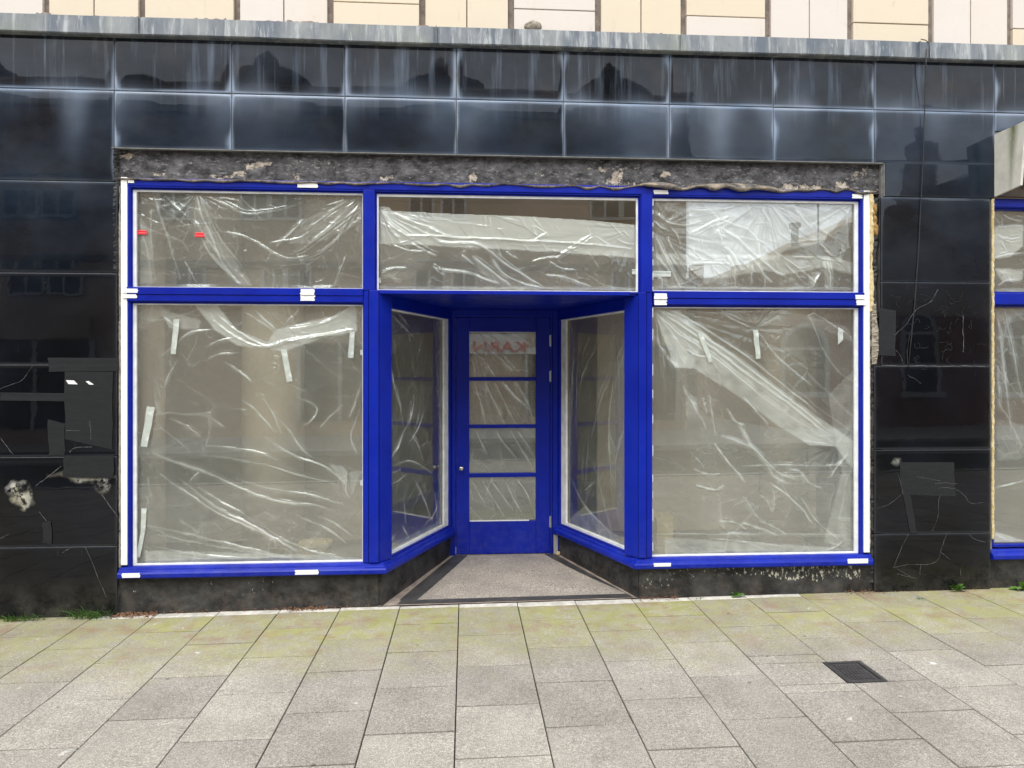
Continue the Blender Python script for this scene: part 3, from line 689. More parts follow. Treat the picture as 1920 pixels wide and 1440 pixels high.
# interior shell
mb=MB()
mb.box(-4.4,5.4,5.0,5.1,0,3.2,'plaster'); mb.box(-4.5,-4.4,.35,5.1,0,3.2,'plaster'); mb.box(5.4,5.5,.35,5.1,0,3.2,'plaster')
mb.box(-4.5,5.5,.35,5.1,3.1,3.2,'plaster'); mb.build('interior_wall',bld)
mb=MB(); 
for (a,b,c,d) in ((-4.5,xA-.02,.31,REC+.10),(xC+.02,5.5,.31,REC+.10)):
    mb.add([(a,c,.10),(b,c,.10),(b if b<0 else b,d,.10),(a,d,.10)],[(0,1,2,3)],'int_floor') if False else None
mb.add([(-4.5,.31,.10),(xA+(xB-xA)*.27-.06,.31,.10),(xB-.06,REC+.085,.10),(-4.5,REC+.085,.10)],[(0,1,2,3)],'int_floor')
mb.add([(5.5,.31,.10),(xC-(xC-xD)*.27+.06,.31,.10),(xD+.06,REC+.085,.10),(5.5,REC+.085,.10)],[(3,2,1,0)],'int_floor')
mb.add([(-4.5,REC+.085,.10),(5.5,REC+.085,.10),(5.5,5.1,.10),(-4.5,5.1,.10)],[(0,1,2,3)],'int_floor')
mb.build('interior_floor',bld,fixn=False)
mb=MB(); mb.box(-2.9,-.75,1.55,1.62,.101,3.099,'plaster'); mb.build('bounce_wall',bld)  # wall added close behind the glass to brighten and warm the panes
mb=MB(); mb.box(1.25,3.4,1.75,1.82,.101,3.099,'plaster'); mb.build('bounce_wall',bld)  # added likewise, throws daylight back through the right-hand windows
for a,b,c,d in ((-1.78,-1.30,.75,1.0),(-2.52,-2.30,.5,.8),(2.55,2.95,.9,1.2)):
    mb=MB(); mb.lathe(((a+b)/2,(c+d)/2,.101),(0,0,1),[(0,(b-a)/2),(1.5,(b-a)/2),(2.99,(b-a)/2)],'plaster',40); mb.build('interior_column',bld,smooth=True)
mb=MB(); mb.box(-.74,1.24,1.30,1.36,2.20,3.099,'plaster'); mb.build('bounce_panel',bld)  # added plaster face, catches daylight to lighten the pane over the doorway
mb=MB(); mb.box(-4.7,4.9,.36,5.3,3.3,8.0,'mortar'); mb.box(-4.7,-4.55,.35,5.3,-.2,3.3,'mortar'); mb.box(5.5,5.6,.0,5.3,-.2,8.0,'mortar'); mb.build('building_core',bld)

# ------------------------------------------------------------------ shopfront
sf=empty('shopfront',(.3,0,.23),'bright blue painted timber shopfront with recessed doorway and white unpainted edges','shopfront')
GY=.030  # glass plane
def window_unit(x0,x1,z0,z1,parent,edges,name='window'):
    """glass opening x0..x1,z0..z1 ; edges: thickness of stepped frame members L,R,B,T"""
    mb=MB(); l,r,b,tp=edges
    # outer moulding step then inner rebate step (each a real step)
    def ring(a0,a1,b0,b1,wl,wr,wb,wt,y0,y1,m):
        mb.box(a0-wl,a0,y0,y1,b0-wb,b1+wt,m); mb.box(a1,a1+wr,y0,y1,b0-wb,b1+wt,m)
        mb.box(a0,a1,y0,y1,b0-wb,b0,m); mb.box(a0,a1,y0,y1,b1,b1+wt,m)
    i=.010
    ring(x0,x1,z0,z1,i,i,i,i,.006,.055,'blue')
    ring(x0-i,x1+i,z0-i,z1+i,max(.003,l-i),max(.003,r-i),max(.003,b-i),max(.003,tp-i),-.012,.06,'blue')
    o=mb.build(name,parent,bevel=.002); return o
def pane(pl,a0,a1,z0,z1,off,parent,name='pane'):
    mb=MB(); pl.bar(mb,a0,a1,z0,z1,off-.004,off,'glass'); 
    # only the front skin reflects : thin slab
    return mb.build(name,parent)
xL0,xL1=X(254),X(679.5); xM0,xM1=X(708),X(1195); xR0,xR1=X(1224),X(1604)
def wbead(parent,x0,x1,z0,z1,wl,wr,wb,wt,y=.014):
    mb=MB()
    if wl: mb.box(x0,x0+wl,y,.029,z0,z1,'bead_white')
    if wr: mb.box(x1-wr,x1,y,.029,z0,z1,'bead_white')
    if wb: mb.box(x0+wl,x1-wr,y,.029,z0,z0+wb,'bead_white')
    if wt: mb.box(x0+wl,x1-wr,y,.029,z1-wt,z1,'bead_white')
    return mb.build('glazing_bead',parent)
wins=[]
for (x0,x1,z0,z1,bd,ed) in ((X(247.5),X(680),TT,HB-.012,(.022,.004,.004,.012),(.022,.035,.0,.02)),
                     (X(247.5),X(680),ST,TB-.012,(.022,.004,.010,.008),(.022,.035,.010,.02)),
                     (X(706.5),X(1197),TT-.008,HB-.014,(.010,.012,.006,.016),(.020,.020,.0,.02)),
                     (X(1223),X(1611),TT,HB-.014,(.0,.026,.006,.014),(.012,.022,.0,.02)),
                     (X(1223),X(1611),ST,TB-.014,(.0,.026,.010,.006),(.012,.022,.010,.02))):
    w=window_unit(x0,x1,z0,z1,sf,ed); wins.append((x0,x1,z0,z1,w))
    pane(P0,x0,x1,z0,z1,-GY,w); wbead(w,x0,x1,z0,z1,*bd)
# transoms, head, posts
mb=MB()
xW0,xW1=X(229),X(1628); xb0,xb1=X(241),X(1617)
mb.box(xb0,X(693),-.016,.06,HB+.008,HT,'blue'); mb.box(X(693)+.0005,X(1211),-.020,.06,HB+.006,HT+.004,'blue'); mb.box(X(1211)+.0005,xb1,-.016,.06,HB+.006,HT-.002,'blue')
mb.build('head_rail',sf,bevel=.003)
for a,b in ((xb0,X(681.5)),(X(1223),xb1)):
    mb=MB(); mb.box(a,b,-.030,.06,TB+.046,TT-.003,'blue'); mb.box(a,b,-.024,.06,TB+.002,TB+.044,'blue'); mb.build('transom',sf,bevel=.003)
mb=MB(); mb.box(X(712)+.0005,X(1180)-.0005,-.026,.06,2.150,2.176,'blue')
mb.build('transom',sf,bevel=.003)
mb=MB()
# upper posts
mb.box(X(682),X(703),-.027,.06,TT-.012,HB+.004,'blue'); mb.build('upper_mullion',sf,bevel=.003)
mb=MB(); mb.box(X(1201),X(1221.5),-.027,.06,TT-.012,HB+.004,'blue'); mb.build('upper_mullion',sf,bevel=.003)
for (a,b,pl,sa,sb) in ((X(682),X(692),PL,0,.0),(X(1211),X(1222),PR,0,0)):
    pass
mb=MB(); mb.box(X(682.5),X(692),-.022,.06,SB+.075,TT-.0125,'blue'); mb.box(X(693),X(711),-.030,.06,SB+.075,TT-.0125,'blue')
mb.prism([(X(712),-.024,SB+.075),(X(712),.058,SB+.075),(X(712)+.06,.10,SB+.075),(X(712)+.075,.085,SB+.075)],(0,0,2.150-SB-.0755),'blue')
mb.build('corner_post',sf,bevel=.003)
mb=MB(); mb.box(X(1211),X(1221.5),-.022,.06,SB+.075,TT-.0125,'blue'); mb.box(X(1195.5),X(1210),-.030,.06,SB+.075,TT-.0125,'blue')
mb.prism([(X(1195),-.024,SB+.075),(X(1195),.058,SB+.075),(X(1195)-.06,.10,SB+.075),(X(1195)-.075,.085,SB+.075)],(0,0,2.150-SB-.0755),'blue')
mb.build('corner_post',sf,bevel=.003)
# white unpainted outer uprights
mb=MB(); mb.box(xW0,xb0-.0005,-.020,.06,SB+.085,HT+.004,'white'); mb.box(xb0,X(246),-.008,.06,ST,HB+.004,'blue'); mb.build('outer_upright',sf,bevel=.002)['label']='unpainted white upright at the left edge'
mb=MB(); mb.box(xb1+.0005,xW1,-.020,.06,SB+.085,HT,'white'); mb.box(X(1612),xb1,-.008,.06,ST,HB+.002,'blue'); mb.build('outer_upright',sf,bevel=.002)['label']='unpainted white upright at the right edge'
# sills
def sill_bar(mb,pl,a0,a1,m='blue',tip0=0,tip1=0,z=0):
    # nose profile as polygon in (off,z) extruded along s; mitres via tip
    pf=[(-.05,SB+.004),(.046,SB),(.052,SB+.008),(.052,SB+.030),(.046,SB+.040),(.030,SB+.048),(.026,SB+.060),(.010,SB+.071),(-.05,SB+.073)]
    n=len(pf); A=[pl.pt(a0-tip0*o,q+z,o) for o,q in pf]; B=[pl.pt(a1+tip1*o,q+z,o) for o,q in pf]
    mb.add(A+B,[tuple(range(n)),tuple(range(n,2*n))[::-1]]+[(i,(i+1)%n,n+(i+1)%n,n+i) for i in range(n)],m)
angL=math.atan2(REC,xB-xA); mt=math.tan(angL/2)
mb=MB(); sill_bar(mb,P0,xW0-.01,xA,tip1=mt); sill_bar(mb,PL,0,LL-.03,tip0=mt*1.0); mb.build('sill',sf,bevel=.0015)
angR=math.atan2(REC,xC-xD); mt2=math.tan(angR/2)
mb=MB(); sill_bar(mb,P0,xC,xW1+.01,tip0=mt2); sill_bar(mb,PR,.03,LR,tip1=mt2); mb.build('sill',sf,bevel=.0015)
# unpainted white patches
def patches(L,name='unpainted_patch'):
    for (p0,q0,p1,q1,off) in L:
        mb=MB()
        a0,zt=W(p0,q0,-off); a1,zb=W(p1,q1,-off); n=7
        top=[(a0+(a1-a0)*k/n,-off,zt) for k in range(n+1)]
        L_=[(a0+random.gauss(0,.003),-off,zt+(zb-zt)*k/4) for k in range(1,4)]; R_=[(a1+random.gauss(0,.003),-off,zb+(zt-zb)*k/4) for k in range(1,4)]
        poly=[(a0,-off,zt)]+[(a1,-off,zt)]+R_[::-1]+[(a1,-off,zb),(a0,-off,zb)]+L_[::-1]
        mb.prism(poly,(0,.0015,0),'white')
        mb.build(name,sf)
patches([(240,336,252,343,.023),(557,341,595,352,.0215),(1226,356,1253,364,.0215),(1598,364,1617,372,.0215)])
patches([(229.5,541,258,549,.034),(229.5,550,256,559,.028),(564,542,589,553,.0345),(563,553,590,564,.029),(1227,550,1250,561,.0345),(1227,562,1250,572,.029),(1604,553,1622,561,.0345),(1606,562,1624,572,.029)])
patches([(229,1075,262,1083,.056),(553,1069,596,1077,.056),(1226,1056,1258,1062,.056),(1590,1048,1628,1056,.056)])
# small nibs of white primer down the edge of the right mullion
for (za,zb,L0,L1,G0,G1,y) in ((TT,HB-.03,.015,.05,.02,.07,-.0285),(ST+.05,TB-.03,.02,.09,.06,.2,-.0245)):
    z=za
    while z<zb:
        L=random.uniform(L0,L1); mb=MB(); mb.box(X(1222),X(1222)+.0035,y,-.0,z,z+L,'white'); mb.build('unpainted_patch',sf); z+=L+random.uniform(G0,G1)
# ---- lobby : side windows on PL and PR
def lobby(pl,L,back_at_end,label_side):
    # s runs 0 (front)..L for PL ; for PR 0 is back
    f=(lambda s:s) if back_at_end else (lambda s:L-s)
    def B(mb,a,b,z0,z1,o0,o1,m): 
        a,b=sorted((f(a),f(b))); pl.bar(mb,a,b,z0,z1,o0,o1,m)
    zt=2.055; g0=.075; g1=L-.135
    mb=MB()
    B(mb,.045,g0,SB+.073,2.15,-.05,.012,'blue'); B(mb,g1+.085,L,SB+.073,2.15,-.05,.012,'blue'); B(mb,g0,g1+.085,zt+.008,2.15,-.05,.012,'blue')
    B(mb,g0,g1+.085,SB+.073,SB+.085,-.05,.006,'blue')
    w=mb.build('window',sf,bevel=.002)
    a,b=sorted((f(g0),f(g1+.085))); pane(pl,a,b,SB+.085,zt+.008,-.024,w)
    mb=MB(); B(mb,g1,g1+.084,SB+.086,zt+.007,-.023,-.006,'bead_white'); B(mb,g0+.001,g1-.0005,SB+.086,SB+.108,-.023,-.008,'bead_white'); B(mb,g0+.001,g1-.0005,zt-.004,zt+.007,-.023,-.008,'bead_white')
    mb.build('glazing_bead',w)
    return a,b,zt
lobby(PL,LL,True,'left'); lobby(PR,LR,False,'right')
# soffit + back frame
mb=MB(); z=2.151
mb.prism([(xA-.02,-.0,z),(xC+.02,-.0,z),(xD+.03,REC+.06,z),(xB-.03,REC+.06,z)],(0,0,.02),'blue'); mb.build('lobby_ceiling',sf)
mb=MB(); xd0,xd1=X(855,REC),X(1031,REC); fz=.046
mb.box(xB-.02,xd0-.035,REC-.02,REC+.08,fz-.03,2.150,'blue'); mb.box(xd0-.034,xd0-.003,REC-.006,REC+.08,fz-.03,2.10,'blue')
mb.box(xd1+.024,xD+.02,REC-.02,REC+.08,fz-.03,2.150,'blue'); mb.box(xd1+.003,xd1+.023,REC-.006,REC+.08,fz-.03,2.10,'blue')
mb.box(xd0-.034,xd1+.023,REC-.02,REC+.08,2.085,2.150,'blue'); mb.build('door_frame',sf,bevel=.003)
# blocking board behind lobby corner, interior side reveals
# door
door=MB(); dz0,dz1=fz+.008,2.083; DY0,DY1=REC-.002,REC+.042
gx0,gx1=X(880,REC),X(1005,REC); rows=[(.336,.711),(.748,1.133),(1.165,1.540),(1.573,1.962)]
door.box(xd0,gx0,DY0,DY1,dz0,dz1,'blue'); door.box(gx1,xd1,DY0,DY1,dz0,dz1,'blue')
door.box(gx0,gx1,DY0+.001,DY1,dz0,rows[0][0],'blue'); door.box(gx0,gx1,DY0+.001,DY1,rows[3][1],dz1,'blue')
for k in range(3): door.box(gx0,gx1,DY0+.006,DY1,rows[k][1],rows[k+1][0],'blue')
door=door.build('door',sf,bevel=.004)
for a,b in rows: 
    mb=MB(); mb.box(gx0,gx1,REC+.016,REC+.020,a,b,'glass'); mb.build('pane',door)
mb=MB(); kx,kz=W(865,877,REC); mb.lathe((kx,DY0,kz),(0,-1,0),[(0,.016),(.004,.016),(.006,.009),(.025,.008),(.032,.017),(.042,.021),(.052,.018),(.056,.006)],'steel'); mb.build('door_knob',door,smooth=True)
for q0,q1 in ((628,650),(695,716),(967,989)):
    mb=MB(); hx=X(1032.5,REC); z0,z1=Zp(1030,q1,REC),Zp(1030,q0,REC)
    mb.tube([(hx,REC-.008,z0),(hx,REC-.008,z1)],.006,'galv',10); mb.box(hx-.012,hx+.001,REC-.0045,REC-.001,z0+.004,z1-.004,'galv'); mb.build('hinge',door)
mb=MB(); mb.box(gx0+.004,gx1-.06,REC-.001,REC+.016,rows[0][0],rows[0][0]+.006,'white'); mb.build('glazing_bead',door)
# lobby interior back: panel closing floor edge
mb=MB(); x_=X(1040,REC); mb.box(xd1+.030,xD-.004,REC-.0235,REC-.0205,fz+.0,fz+.17,'kerb'); mb.build('bare_jamb_foot',sf)

# foam in the gaps
def foam_strip(x,z0,z1,r,m,parent,seed,amp=.4,gap=.15,name='filler_foam',y=-.015):
    mb=MB(); n=int((z1-z0)/.009); zz=np.linspace(z0,z1,n+1)
    a=vnoise(zz*22,zz*0+.5,seed); b=vnoise(zz*60,zz*0+2.5,seed+1); c=vnoise(zz*5,zz*0+1.2,seed+2)
    rad=[float(max(.003,r*(1-amp+2*amp*(.55*p+.45*q))*(1.15-gap*2*(w<.3)))) for p,q,w in zip(a,b,c)]
    mb.tube([(x+.008*(float(p)-.5),y+.006*(float(q)-.5),float(z)) for p,q,z in zip(b,a,zz)],r,m,9,rad=rad)
    return mb.build(name,parent,smooth=True)
foam_strip(xW1+.013,2.05,2.89,.014,'foam',sf,3,.55,.25)
foam_strip(xW1+.003,.35,2.05,.0045,'rubble',sf,13,.5,.45)
foam_strip(xW0-.008,.30,2.86,.006,'rubble',sf,14,.6,.5)
for px_,q,rr,sd_ in ((1640,392,.030,1),(1641,430,.033,2),(1641,412,.022,6),(1632,560,.018,3),(1632,520,.013,7)):
    x,z=W(px_,q,-.02); blob((x,-.012,z),rr,'filler_foam','foam_old',None,None,sd_,(.75,.5,1.5),sf)
# broken masonry edges beside the frame
def rubble_edge(x0,x1,z0,z1,seed,parent,m='rubble',y=-.012,n=60):
    rg=random.Random(seed); mb=MB()
    zs=np.linspace(z0,z1,n); L=[];Rr=[]
    vs=[];fs=[]
    for k,z in enumerate(zs):
        a=x0+rg.uniform(-.003,.003); b=x1+(float(vnoise(np.array(z*9),np.array(1.),seed))-.5)*.03
        for u in (0,.3,.7,1): vs.append((a+(b-a)*u,y-(.012*rg.random() if 0<u<1 else -.01),z))
    for k in range(n-1):
        for j in range(3): a=k*4+j; fs.append((a,a+1,a+5,a+4))
    mb.add(vs,fs,m); return mb.build('broken_edge',parent)
rubble_edge(-2.362,xW0-.012,2.30,LT-.01,5,bld,'riser',-.022,90)
rubble_edge(-2.345,xW0-.012,-.1,2.30,6,bld,'riser',-.012,150)
rubble_edge(xW1+.004,2.975,.1,2.87,8,bld,'riser',-.006,170)
rubble_edge(xW1+.010,xW1+.055,1.67,2.10,9,bld,'rubble',-.034,50)

# ------------------------------------------------------------------ plastic sheets
FO=-.052
CR5=(220,520,2.482)
lower_left=[(1.3,[(160,815),(330,880),(420,905),(540,965),(720,1035),(840,1055)]),(1.3,[(185,905),(300,985),(460,1090),(620,1160),(760,1225)]),(1.2,[(290,935),(420,1040),(560,1110),(700,1190),(860,1280)]),
 [(380,820),(560,845),(700,870),(850,920),(1030,960)],[(410,780),(560,795),(700,825),(770,860)],(1.3,[(550,930),(640,965),(740,985),(900,1010),(1070,1060)]),[(510,1010),(620,1005),(700,1030),(800,1050),(900,1050),(1010,1085)],
 (1.3,[(670,725),(760,790),(830,835),(920,860),(1000,900),(1060,960)]),[(570,565),(640,610),(740,720)],[(640,540),(690,575),(730,640),(770,730)],(1.2,[(755,660),(820,730),(850,790),(910,840)]),[(240,655),(310,680),(390,745)],
 (1.2,[(130,1150),(300,1180),(560,1250),(820,1300)]),[(130,1180),(400,1240),(640,1280),(830,1310)],[(150,1245),(300,1275),(500,1300),(700,1310)],[(820,1095),(900,1130),(1000,1180),(1070,1240)],[(930,1100),(1020,1150),(1100,1210)],[(700,1170),(820,1240),(960,1290),(1050,1300)],
 (1.7,[(360,115),(440,200),(560,290),(640,320),(720,320),(790,290),(900,270),(1000,265),(1100,250)]),(1.4,[(420,130),(520,230),(640,300),(700,320)]),(1.4,[(750,240),(900,230),(1000,200),(1060,150),(1110,125)]),(1.5,[(700,320),(760,290),(840,300),(960,265),(1100,240)]),(1.3,[(640,150),(700,210),(740,240)]),(1.3,[(570,150),(660,200),(735,250)]),
 [(200,130),(210,180),(260,220)],[(280,390),(240,450),(220,520)],(1.2,[(500,390),(580,440),(630,490)]),[(1140,490),(1110,580),(1080,660)],[(1060,590),(1000,640),(940,700)],[(830,555),(900,580),(940,610),(900,680),(860,690)],[(190,375),(260,320),(330,250),(450,240)],[(400,330),(480,290),(560,280)],[(1070,900),(1065,1000),(1085,1030)],[(1130,620),(1080,740),(1120,820)],[(370,970),(480,1040),(600,1100)],[(330,950),(360,920),(380,910)],[(440,650),(500,700)],[(400,385),(470,355),(560,350)]]
pol=[([(350,115),(450,115),(560,250),(700,300),(740,240),(1000,180),(1110,125),(1115,250),(1000,265),(840,320),(770,345),(700,325),(560,320),(450,240)],.48),([(210,150),(390,200),(380,240),(240,240)],.24),([(980,870),(1050,880),(1075,910),(1060,970),(1010,900)],.28),([(1080,905),(1140,905),(1090,1010)],.2),([(130,1270),(900,1290),(1140,1310),(1140,1330),(130,1330)],.28),([(80,115),(640,115),(560,140),(250,150),(80,260)],.10),([(160,815),(420,900),(400,920),(200,840)],.12),([(870,1220),(960,1210),(990,1290),(870,1300)],.05)]
x0,x1,z0,z1,_=wins[1]
film(P0,FO,(x0+.012,x1-.003,z0+.003,z1-.003),CR5,lower_left,pol,'creased clear plastic sheet taped inside the large lower window left of the doorway',1,fans=((740,250,6,.007,.28),(150,820,5,.006,.6),(1090,180,5,.006,.25),(840,1300,6,.005,.5)),ambient=110)
CR3=(200,270,3.4286)
upl=[(1.5,[(580,330),(620,480),(680,600),(720,730),(790,830),(860,910)]),[(600,330),(700,560),(800,700),(880,800),(930,910)],(1.6,[(610,600),(660,700),(720,770),(790,840),(850,905)]),[(300,330),(350,460),(400,620),(440,750),(480,880)],[(290,420),(290,600),(300,760),(320,900)],[(190,400),(230,560),(270,700),(290,880)],(1.2,[(640,330),(780,400),(900,460),(1090,430),(1230,390)]),
 (1.2,[(760,560),(930,610),(1050,690),(1140,740),(1240,730),(1290,710)]),(1.7,[(1270,480),(1200,560),(1090,660)]),(1.3,[(1640,400),(1500,500),(1380,590),(1260,680),(1200,700)]),[(1560,360),(1400,470),(1280,560)],[(1640,480),(1540,560),(1440,660),(1340,720),(1240,750)],(1.2,[(1540,720),(1500,820),(1460,910)]),[(1040,640),(1100,620),(1240,610),(1300,560)],[(380,330),(440,400),(520,460)],[(1600,360),(1450,520),(1330,620)],[(500,750),(540,820),(580,890)],[(820,800),(880,860),(920,915)],[(560,480),(660,640),(760,740)]]
pol=[([(1270,480),(1500,380),(1640,340),(1640,480),(1400,620),(1280,640),(1170,640)],.13),([(190,420),(280,560),(300,900),(190,900)],.12),([(590,600),(700,700),(860,910),(930,910),(760,640),(640,520)],.14),([(380,330),(640,330),(700,560),(600,560)],.05)]
x0,x1,z0,z1,_=wins[0]
film(P0,FO,(x0+.012,x1-.003,z0+.003,z1-.003),CR3,upl,pol,'creased clear plastic sheet with two red tape tabs in the upper left window',2,fans=((580,320,6,.008,.5),(1660,330,7,.008,.5),(200,330,5,.006,.4)),ambient=55)
CR4=(700,340,3.4286)
mid=[(1.8,[(190,350),(340,352),(560,365),(860,380),(1080,390),(1300,400),(1660,435)]),(1.5,[(340,350),(450,400),(600,385),(700,410),(790,480),(860,540),(1100,680)]),(1.6,[(640,480),(740,560),(820,620),(890,675)]),(1.5,[(760,480),(800,560),(900,640),(1100,685)]),(1.6,[(400,560),(520,575),(640,590),(700,620),(820,660)]),(1.6,[(1100,600),(1200,610),(1290,640),(1400,680)]),(1.3,[(1240,440),(1330,390),(1400,340)]),[(1170,500),(1250,440),(1320,420)],(1.5,[(60,190),(100,280),(200,340),(260,380)]),[(130,200),(250,260),(330,290),(380,300)],(1.4,[(360,300),(430,340),(500,360)]),[(90,280),(130,340),(180,370)],(1.4,[(30,200),(60,330),(50,400)]),[(40,600),(120,560),(220,560)],[(570,470),(620,520),(650,535)],[(1130,510),(1200,560),(1300,570)],[(1000,400),(1080,350),(1120,330)],(1.2,[(250,400),(330,450),(420,480)]),[(380,540),(430,590),(470,605)],[(850,450),(900,480),(930,500)],[(1010,520),(1080,490),(1200,490)],[(120,410),(220,450),(330,455)]]
pol=[([(25,190),(125,190),(500,205),(1000,225),(1400,250),(1695,280),(1695,490),(1200,455),(700,425),(300,408),(25,405)],.60),([(125,192),(500,207),(1000,227),(1400,252),(1695,282),(1695,400),(1250,330),(1150,285),(900,262),(560,262),(350,290),(200,230)],.14),([(1250,330),(1695,380),(1695,490),(1270,460)],.10),([(300,352),(1300,400),(1690,435),(1690,490),(1200,455),(700,425),(300,408)],.10),([(25,675),(1695,682),(1695,700),(25,692)],.35),([(30,420),(400,455),(250,620),(60,640)],.07),([(640,480),(880,660),(1100,690),(900,690),(700,600)],.12),([(30,160),(100,165),(125,190),(25,190)],.2)]
x0,x1,z0,z1,_=wins[2]
film(P0,FO,(x0+.003,x1-.003,z0+.003,z1-.003),CR4,mid,pol,'sagging folded white plastic sheet in the window over the doorway',3,fans=((40,190,8,.007,.5),(1690,300,6,.006,.4)),ambient=70,top=[(0,160),(25,160),(100,165),(125,190),(500,205),(1000,225),(1400,250),(1695,280),(1720,282)],amp=1.2)
CR5b=(1200,290,3.84)
upr=[(1.5,[(585,530),(680,580),(780,680),(900,780),(980,850),(1040,870)]),(1.5,[(600,660),(660,700),(700,790),(740,840)]),(1.7,[(780,720),(840,800),(900,880),(950,920)]),(1.3,[(630,720),(680,830),(690,960)]),(1.8,[(95,570),(150,680),(210,800),(260,900),(300,970)]),(1.3,[(92,410),(200,500),(330,510),(430,480)]),[(92,480),(180,540)],(1.2,[(230,540),(280,600),(300,680)]),(1.2,[(200,590),(230,680),(280,760)]),[(350,400),(520,400),(680,370)],[(880,390),(930,490),(940,560)],(1.2,[(1120,400),(1200,490),(1240,530)]),[(1320,690),(1400,740),(1450,780)],(1.2,[(1300,640),(1370,730)]),(1.2,[(810,780),(800,870),(805,960)]),(1.2,[(900,880),(900,970)]),(1.2,[(1290,860),(1230,960)]),(1.3,[(130,740),(200,830),(220,880)]),(1.3,[(92,955),(500,960),(900,965),(1550,970)]),[(360,570),(470,510),(640,440)],[(380,780),(640,775)],[(560,540),(600,620)],[(1340,760),(1360,850),(1370,960)],(1.3,[(120,880),(160,900),(150,970)]),[(1100,735),(1180,735),(1250,740)]]
pol=[([(92,715),(1200,725),(1350,735),(1530,780),(1530,860),(1310,810),(1180,840),(1040,870),(900,830),(760,860),(600,890),(420,870),(300,790),(92,800)],.26),([(350,325),(1550,350),(1550,480),(1480,490),(1350,560),(1330,620),(1200,660),(1020,700),(1000,760),(350,720)],.22),([(92,580),(150,690),(300,975),(92,980)],.10),([(1310,740),(1380,760),(1390,970),(1330,970)],.14),([(500,880),(690,880),(690,960),(640,960)],.05),([(1230,850),(1310,830),(1240,960),(1200,960)],.12)]  # the skyline-shaped patch is mirrored sky painted in as sheet opacity
x0,x1,z0,z1,_=wins[3]
film(P0,FO,(x0+.003,x1-.012,z0+.003,z1-.003),CR5b,upr,pol,'bright creased plastic sheet in the upper right window, reflecting sky',4,fans=((92,560,7,.008,.4),(900,320,9,.006,.5),(1560,340,6,.006,.4)),ambient=60,base=.19,amp=1.2)
CR7=(1200,500,2.3225)
lr=[(1.6,[(70,200),(160,290),(260,350),(350,420),(450,500),(560,590),(700,680),(850,770)]),(1.5,[(80,190),(300,340),(450,460),(600,560),(780,700),(840,740)]),(1.4,[(100,185),(320,330),(560,510),(720,630),(830,720)]),(1.2,[(120,185),(260,250),(480,400),(640,530),(800,650)]),[(330,190),(450,250),(480,270)],[(520,290),(600,400),(680,470),(760,520)],(1.3,[(65,300),(110,390),(160,440)]),(1.2,[(185,515),(230,600),(270,660),(290,720)]),[(300,560),(310,640),(330,740)],(1.2,[(270,570),(285,610),(290,640)]),(1.6,[(345,735),(430,760),(500,790),(560,860),(620,910),(700,930)]),(1.6,[(430,680),(470,760),(540,850),(600,930),(660,950)]),(1.5,[(320,765),(370,840),(420,890),(460,945)]),[(450,570),(500,620),(560,690)],[(380,620),(410,680),(460,690)],(1.4,[(570,940),(650,1000),(720,1070),(760,1130)]),[(580,960),(590,1010),(580,1080)],[(450,990),(490,1060),(520,1100)],[(520,995),(560,1020),(580,1080)],(1.2,[(340,1105),(420,1110),(470,1150)]),(1.2,[(440,1110),(520,1140),(600,1170)]),(1.2,[(520,1105),(600,1140),(640,1170)]),(1.2,[(650,885),(700,890),(730,940),(800,970)]),(1.3,[(240,950),(330,975),(370,940)]),[(230,880),(300,910),(350,900)],[(240,830),(280,870)],(1.6,[(910,820),(870,860),(830,920)]),[(300,1180),(400,1190),(520,1200),(640,1220)],[(430,865),(930,865)],[(60,1160),(700,1165),(920,1165)],(1.2,[(200,360),(240,390),(300,395)]),[(880,1200),(820,1240),(760,1250)],[(700,1000),(760,1100),(880,1200)]]
pol=[([(60,190),(170,190),(330,330),(480,430),(650,560),(800,670),(930,760),(930,880),(850,780),(740,780),(600,690),(420,560),(230,440),(150,440)],.34),([(60,200),(150,440),(230,445),(280,300)],.14),([(820,560),(930,450),(930,1240),(800,1200),(880,900)],.14),([(300,180),(600,180),(900,260),(930,330),(760,260),(640,260),(500,250)],.12),([(110,1180),(500,1200),(930,1230),(930,1258),(110,1258)],.22),([(160,450),(230,450),(420,560),(600,690),(740,780),(900,850),(900,1250),(300,1250),(240,940),(200,740)],.04),([(52,1190),(110,1185),(120,1258),(52,1258)],.06)]
x0,x1,z0,z1,_=wins[4]
film(P0,FO,(x0+.003,x1-.012,z0+.003,z1-.003),CR7,lr,pol,'plastic sheet with bold diagonal folds in the large lower window right of the doorway',5,fans=((60,180,9,.011,.9),(860,780,7,.008,.35),(500,270,5,.006,.25)),ambient=90,amp=1.1)
CR6=(680,520,2.25)
fl=[(1.6,[(180,630),(150,700),(105,790)]),(1.5,[(215,500),(205,560),(180,640)]),(1.3,[(130,430),(160,560),(170,630)]),(1.2,[(260,550),(230,640),(190,700)]),[(180,640),(230,700),(260,800)],[(240,560),(215,640)],(1.3,[(105,330),(130,460),(150,530)]),[(105,140),(160,200),(220,260)],[(130,130),(200,210)],(1.2,[(160,1040),(190,1100)]),[(170,940),(180,1060)],[(110,800),(200,760),(290,830)],(1.2,[(200,840),(240,900),(300,1060)]),[(300,900),(310,1060)],(1.3,[(105,1130),(140,1080)]),[(110,880),(180,830)],[(120,560),(110,700)],[(200,520),(190,640)],[(240,1060),(300,1000),(320,900)]]
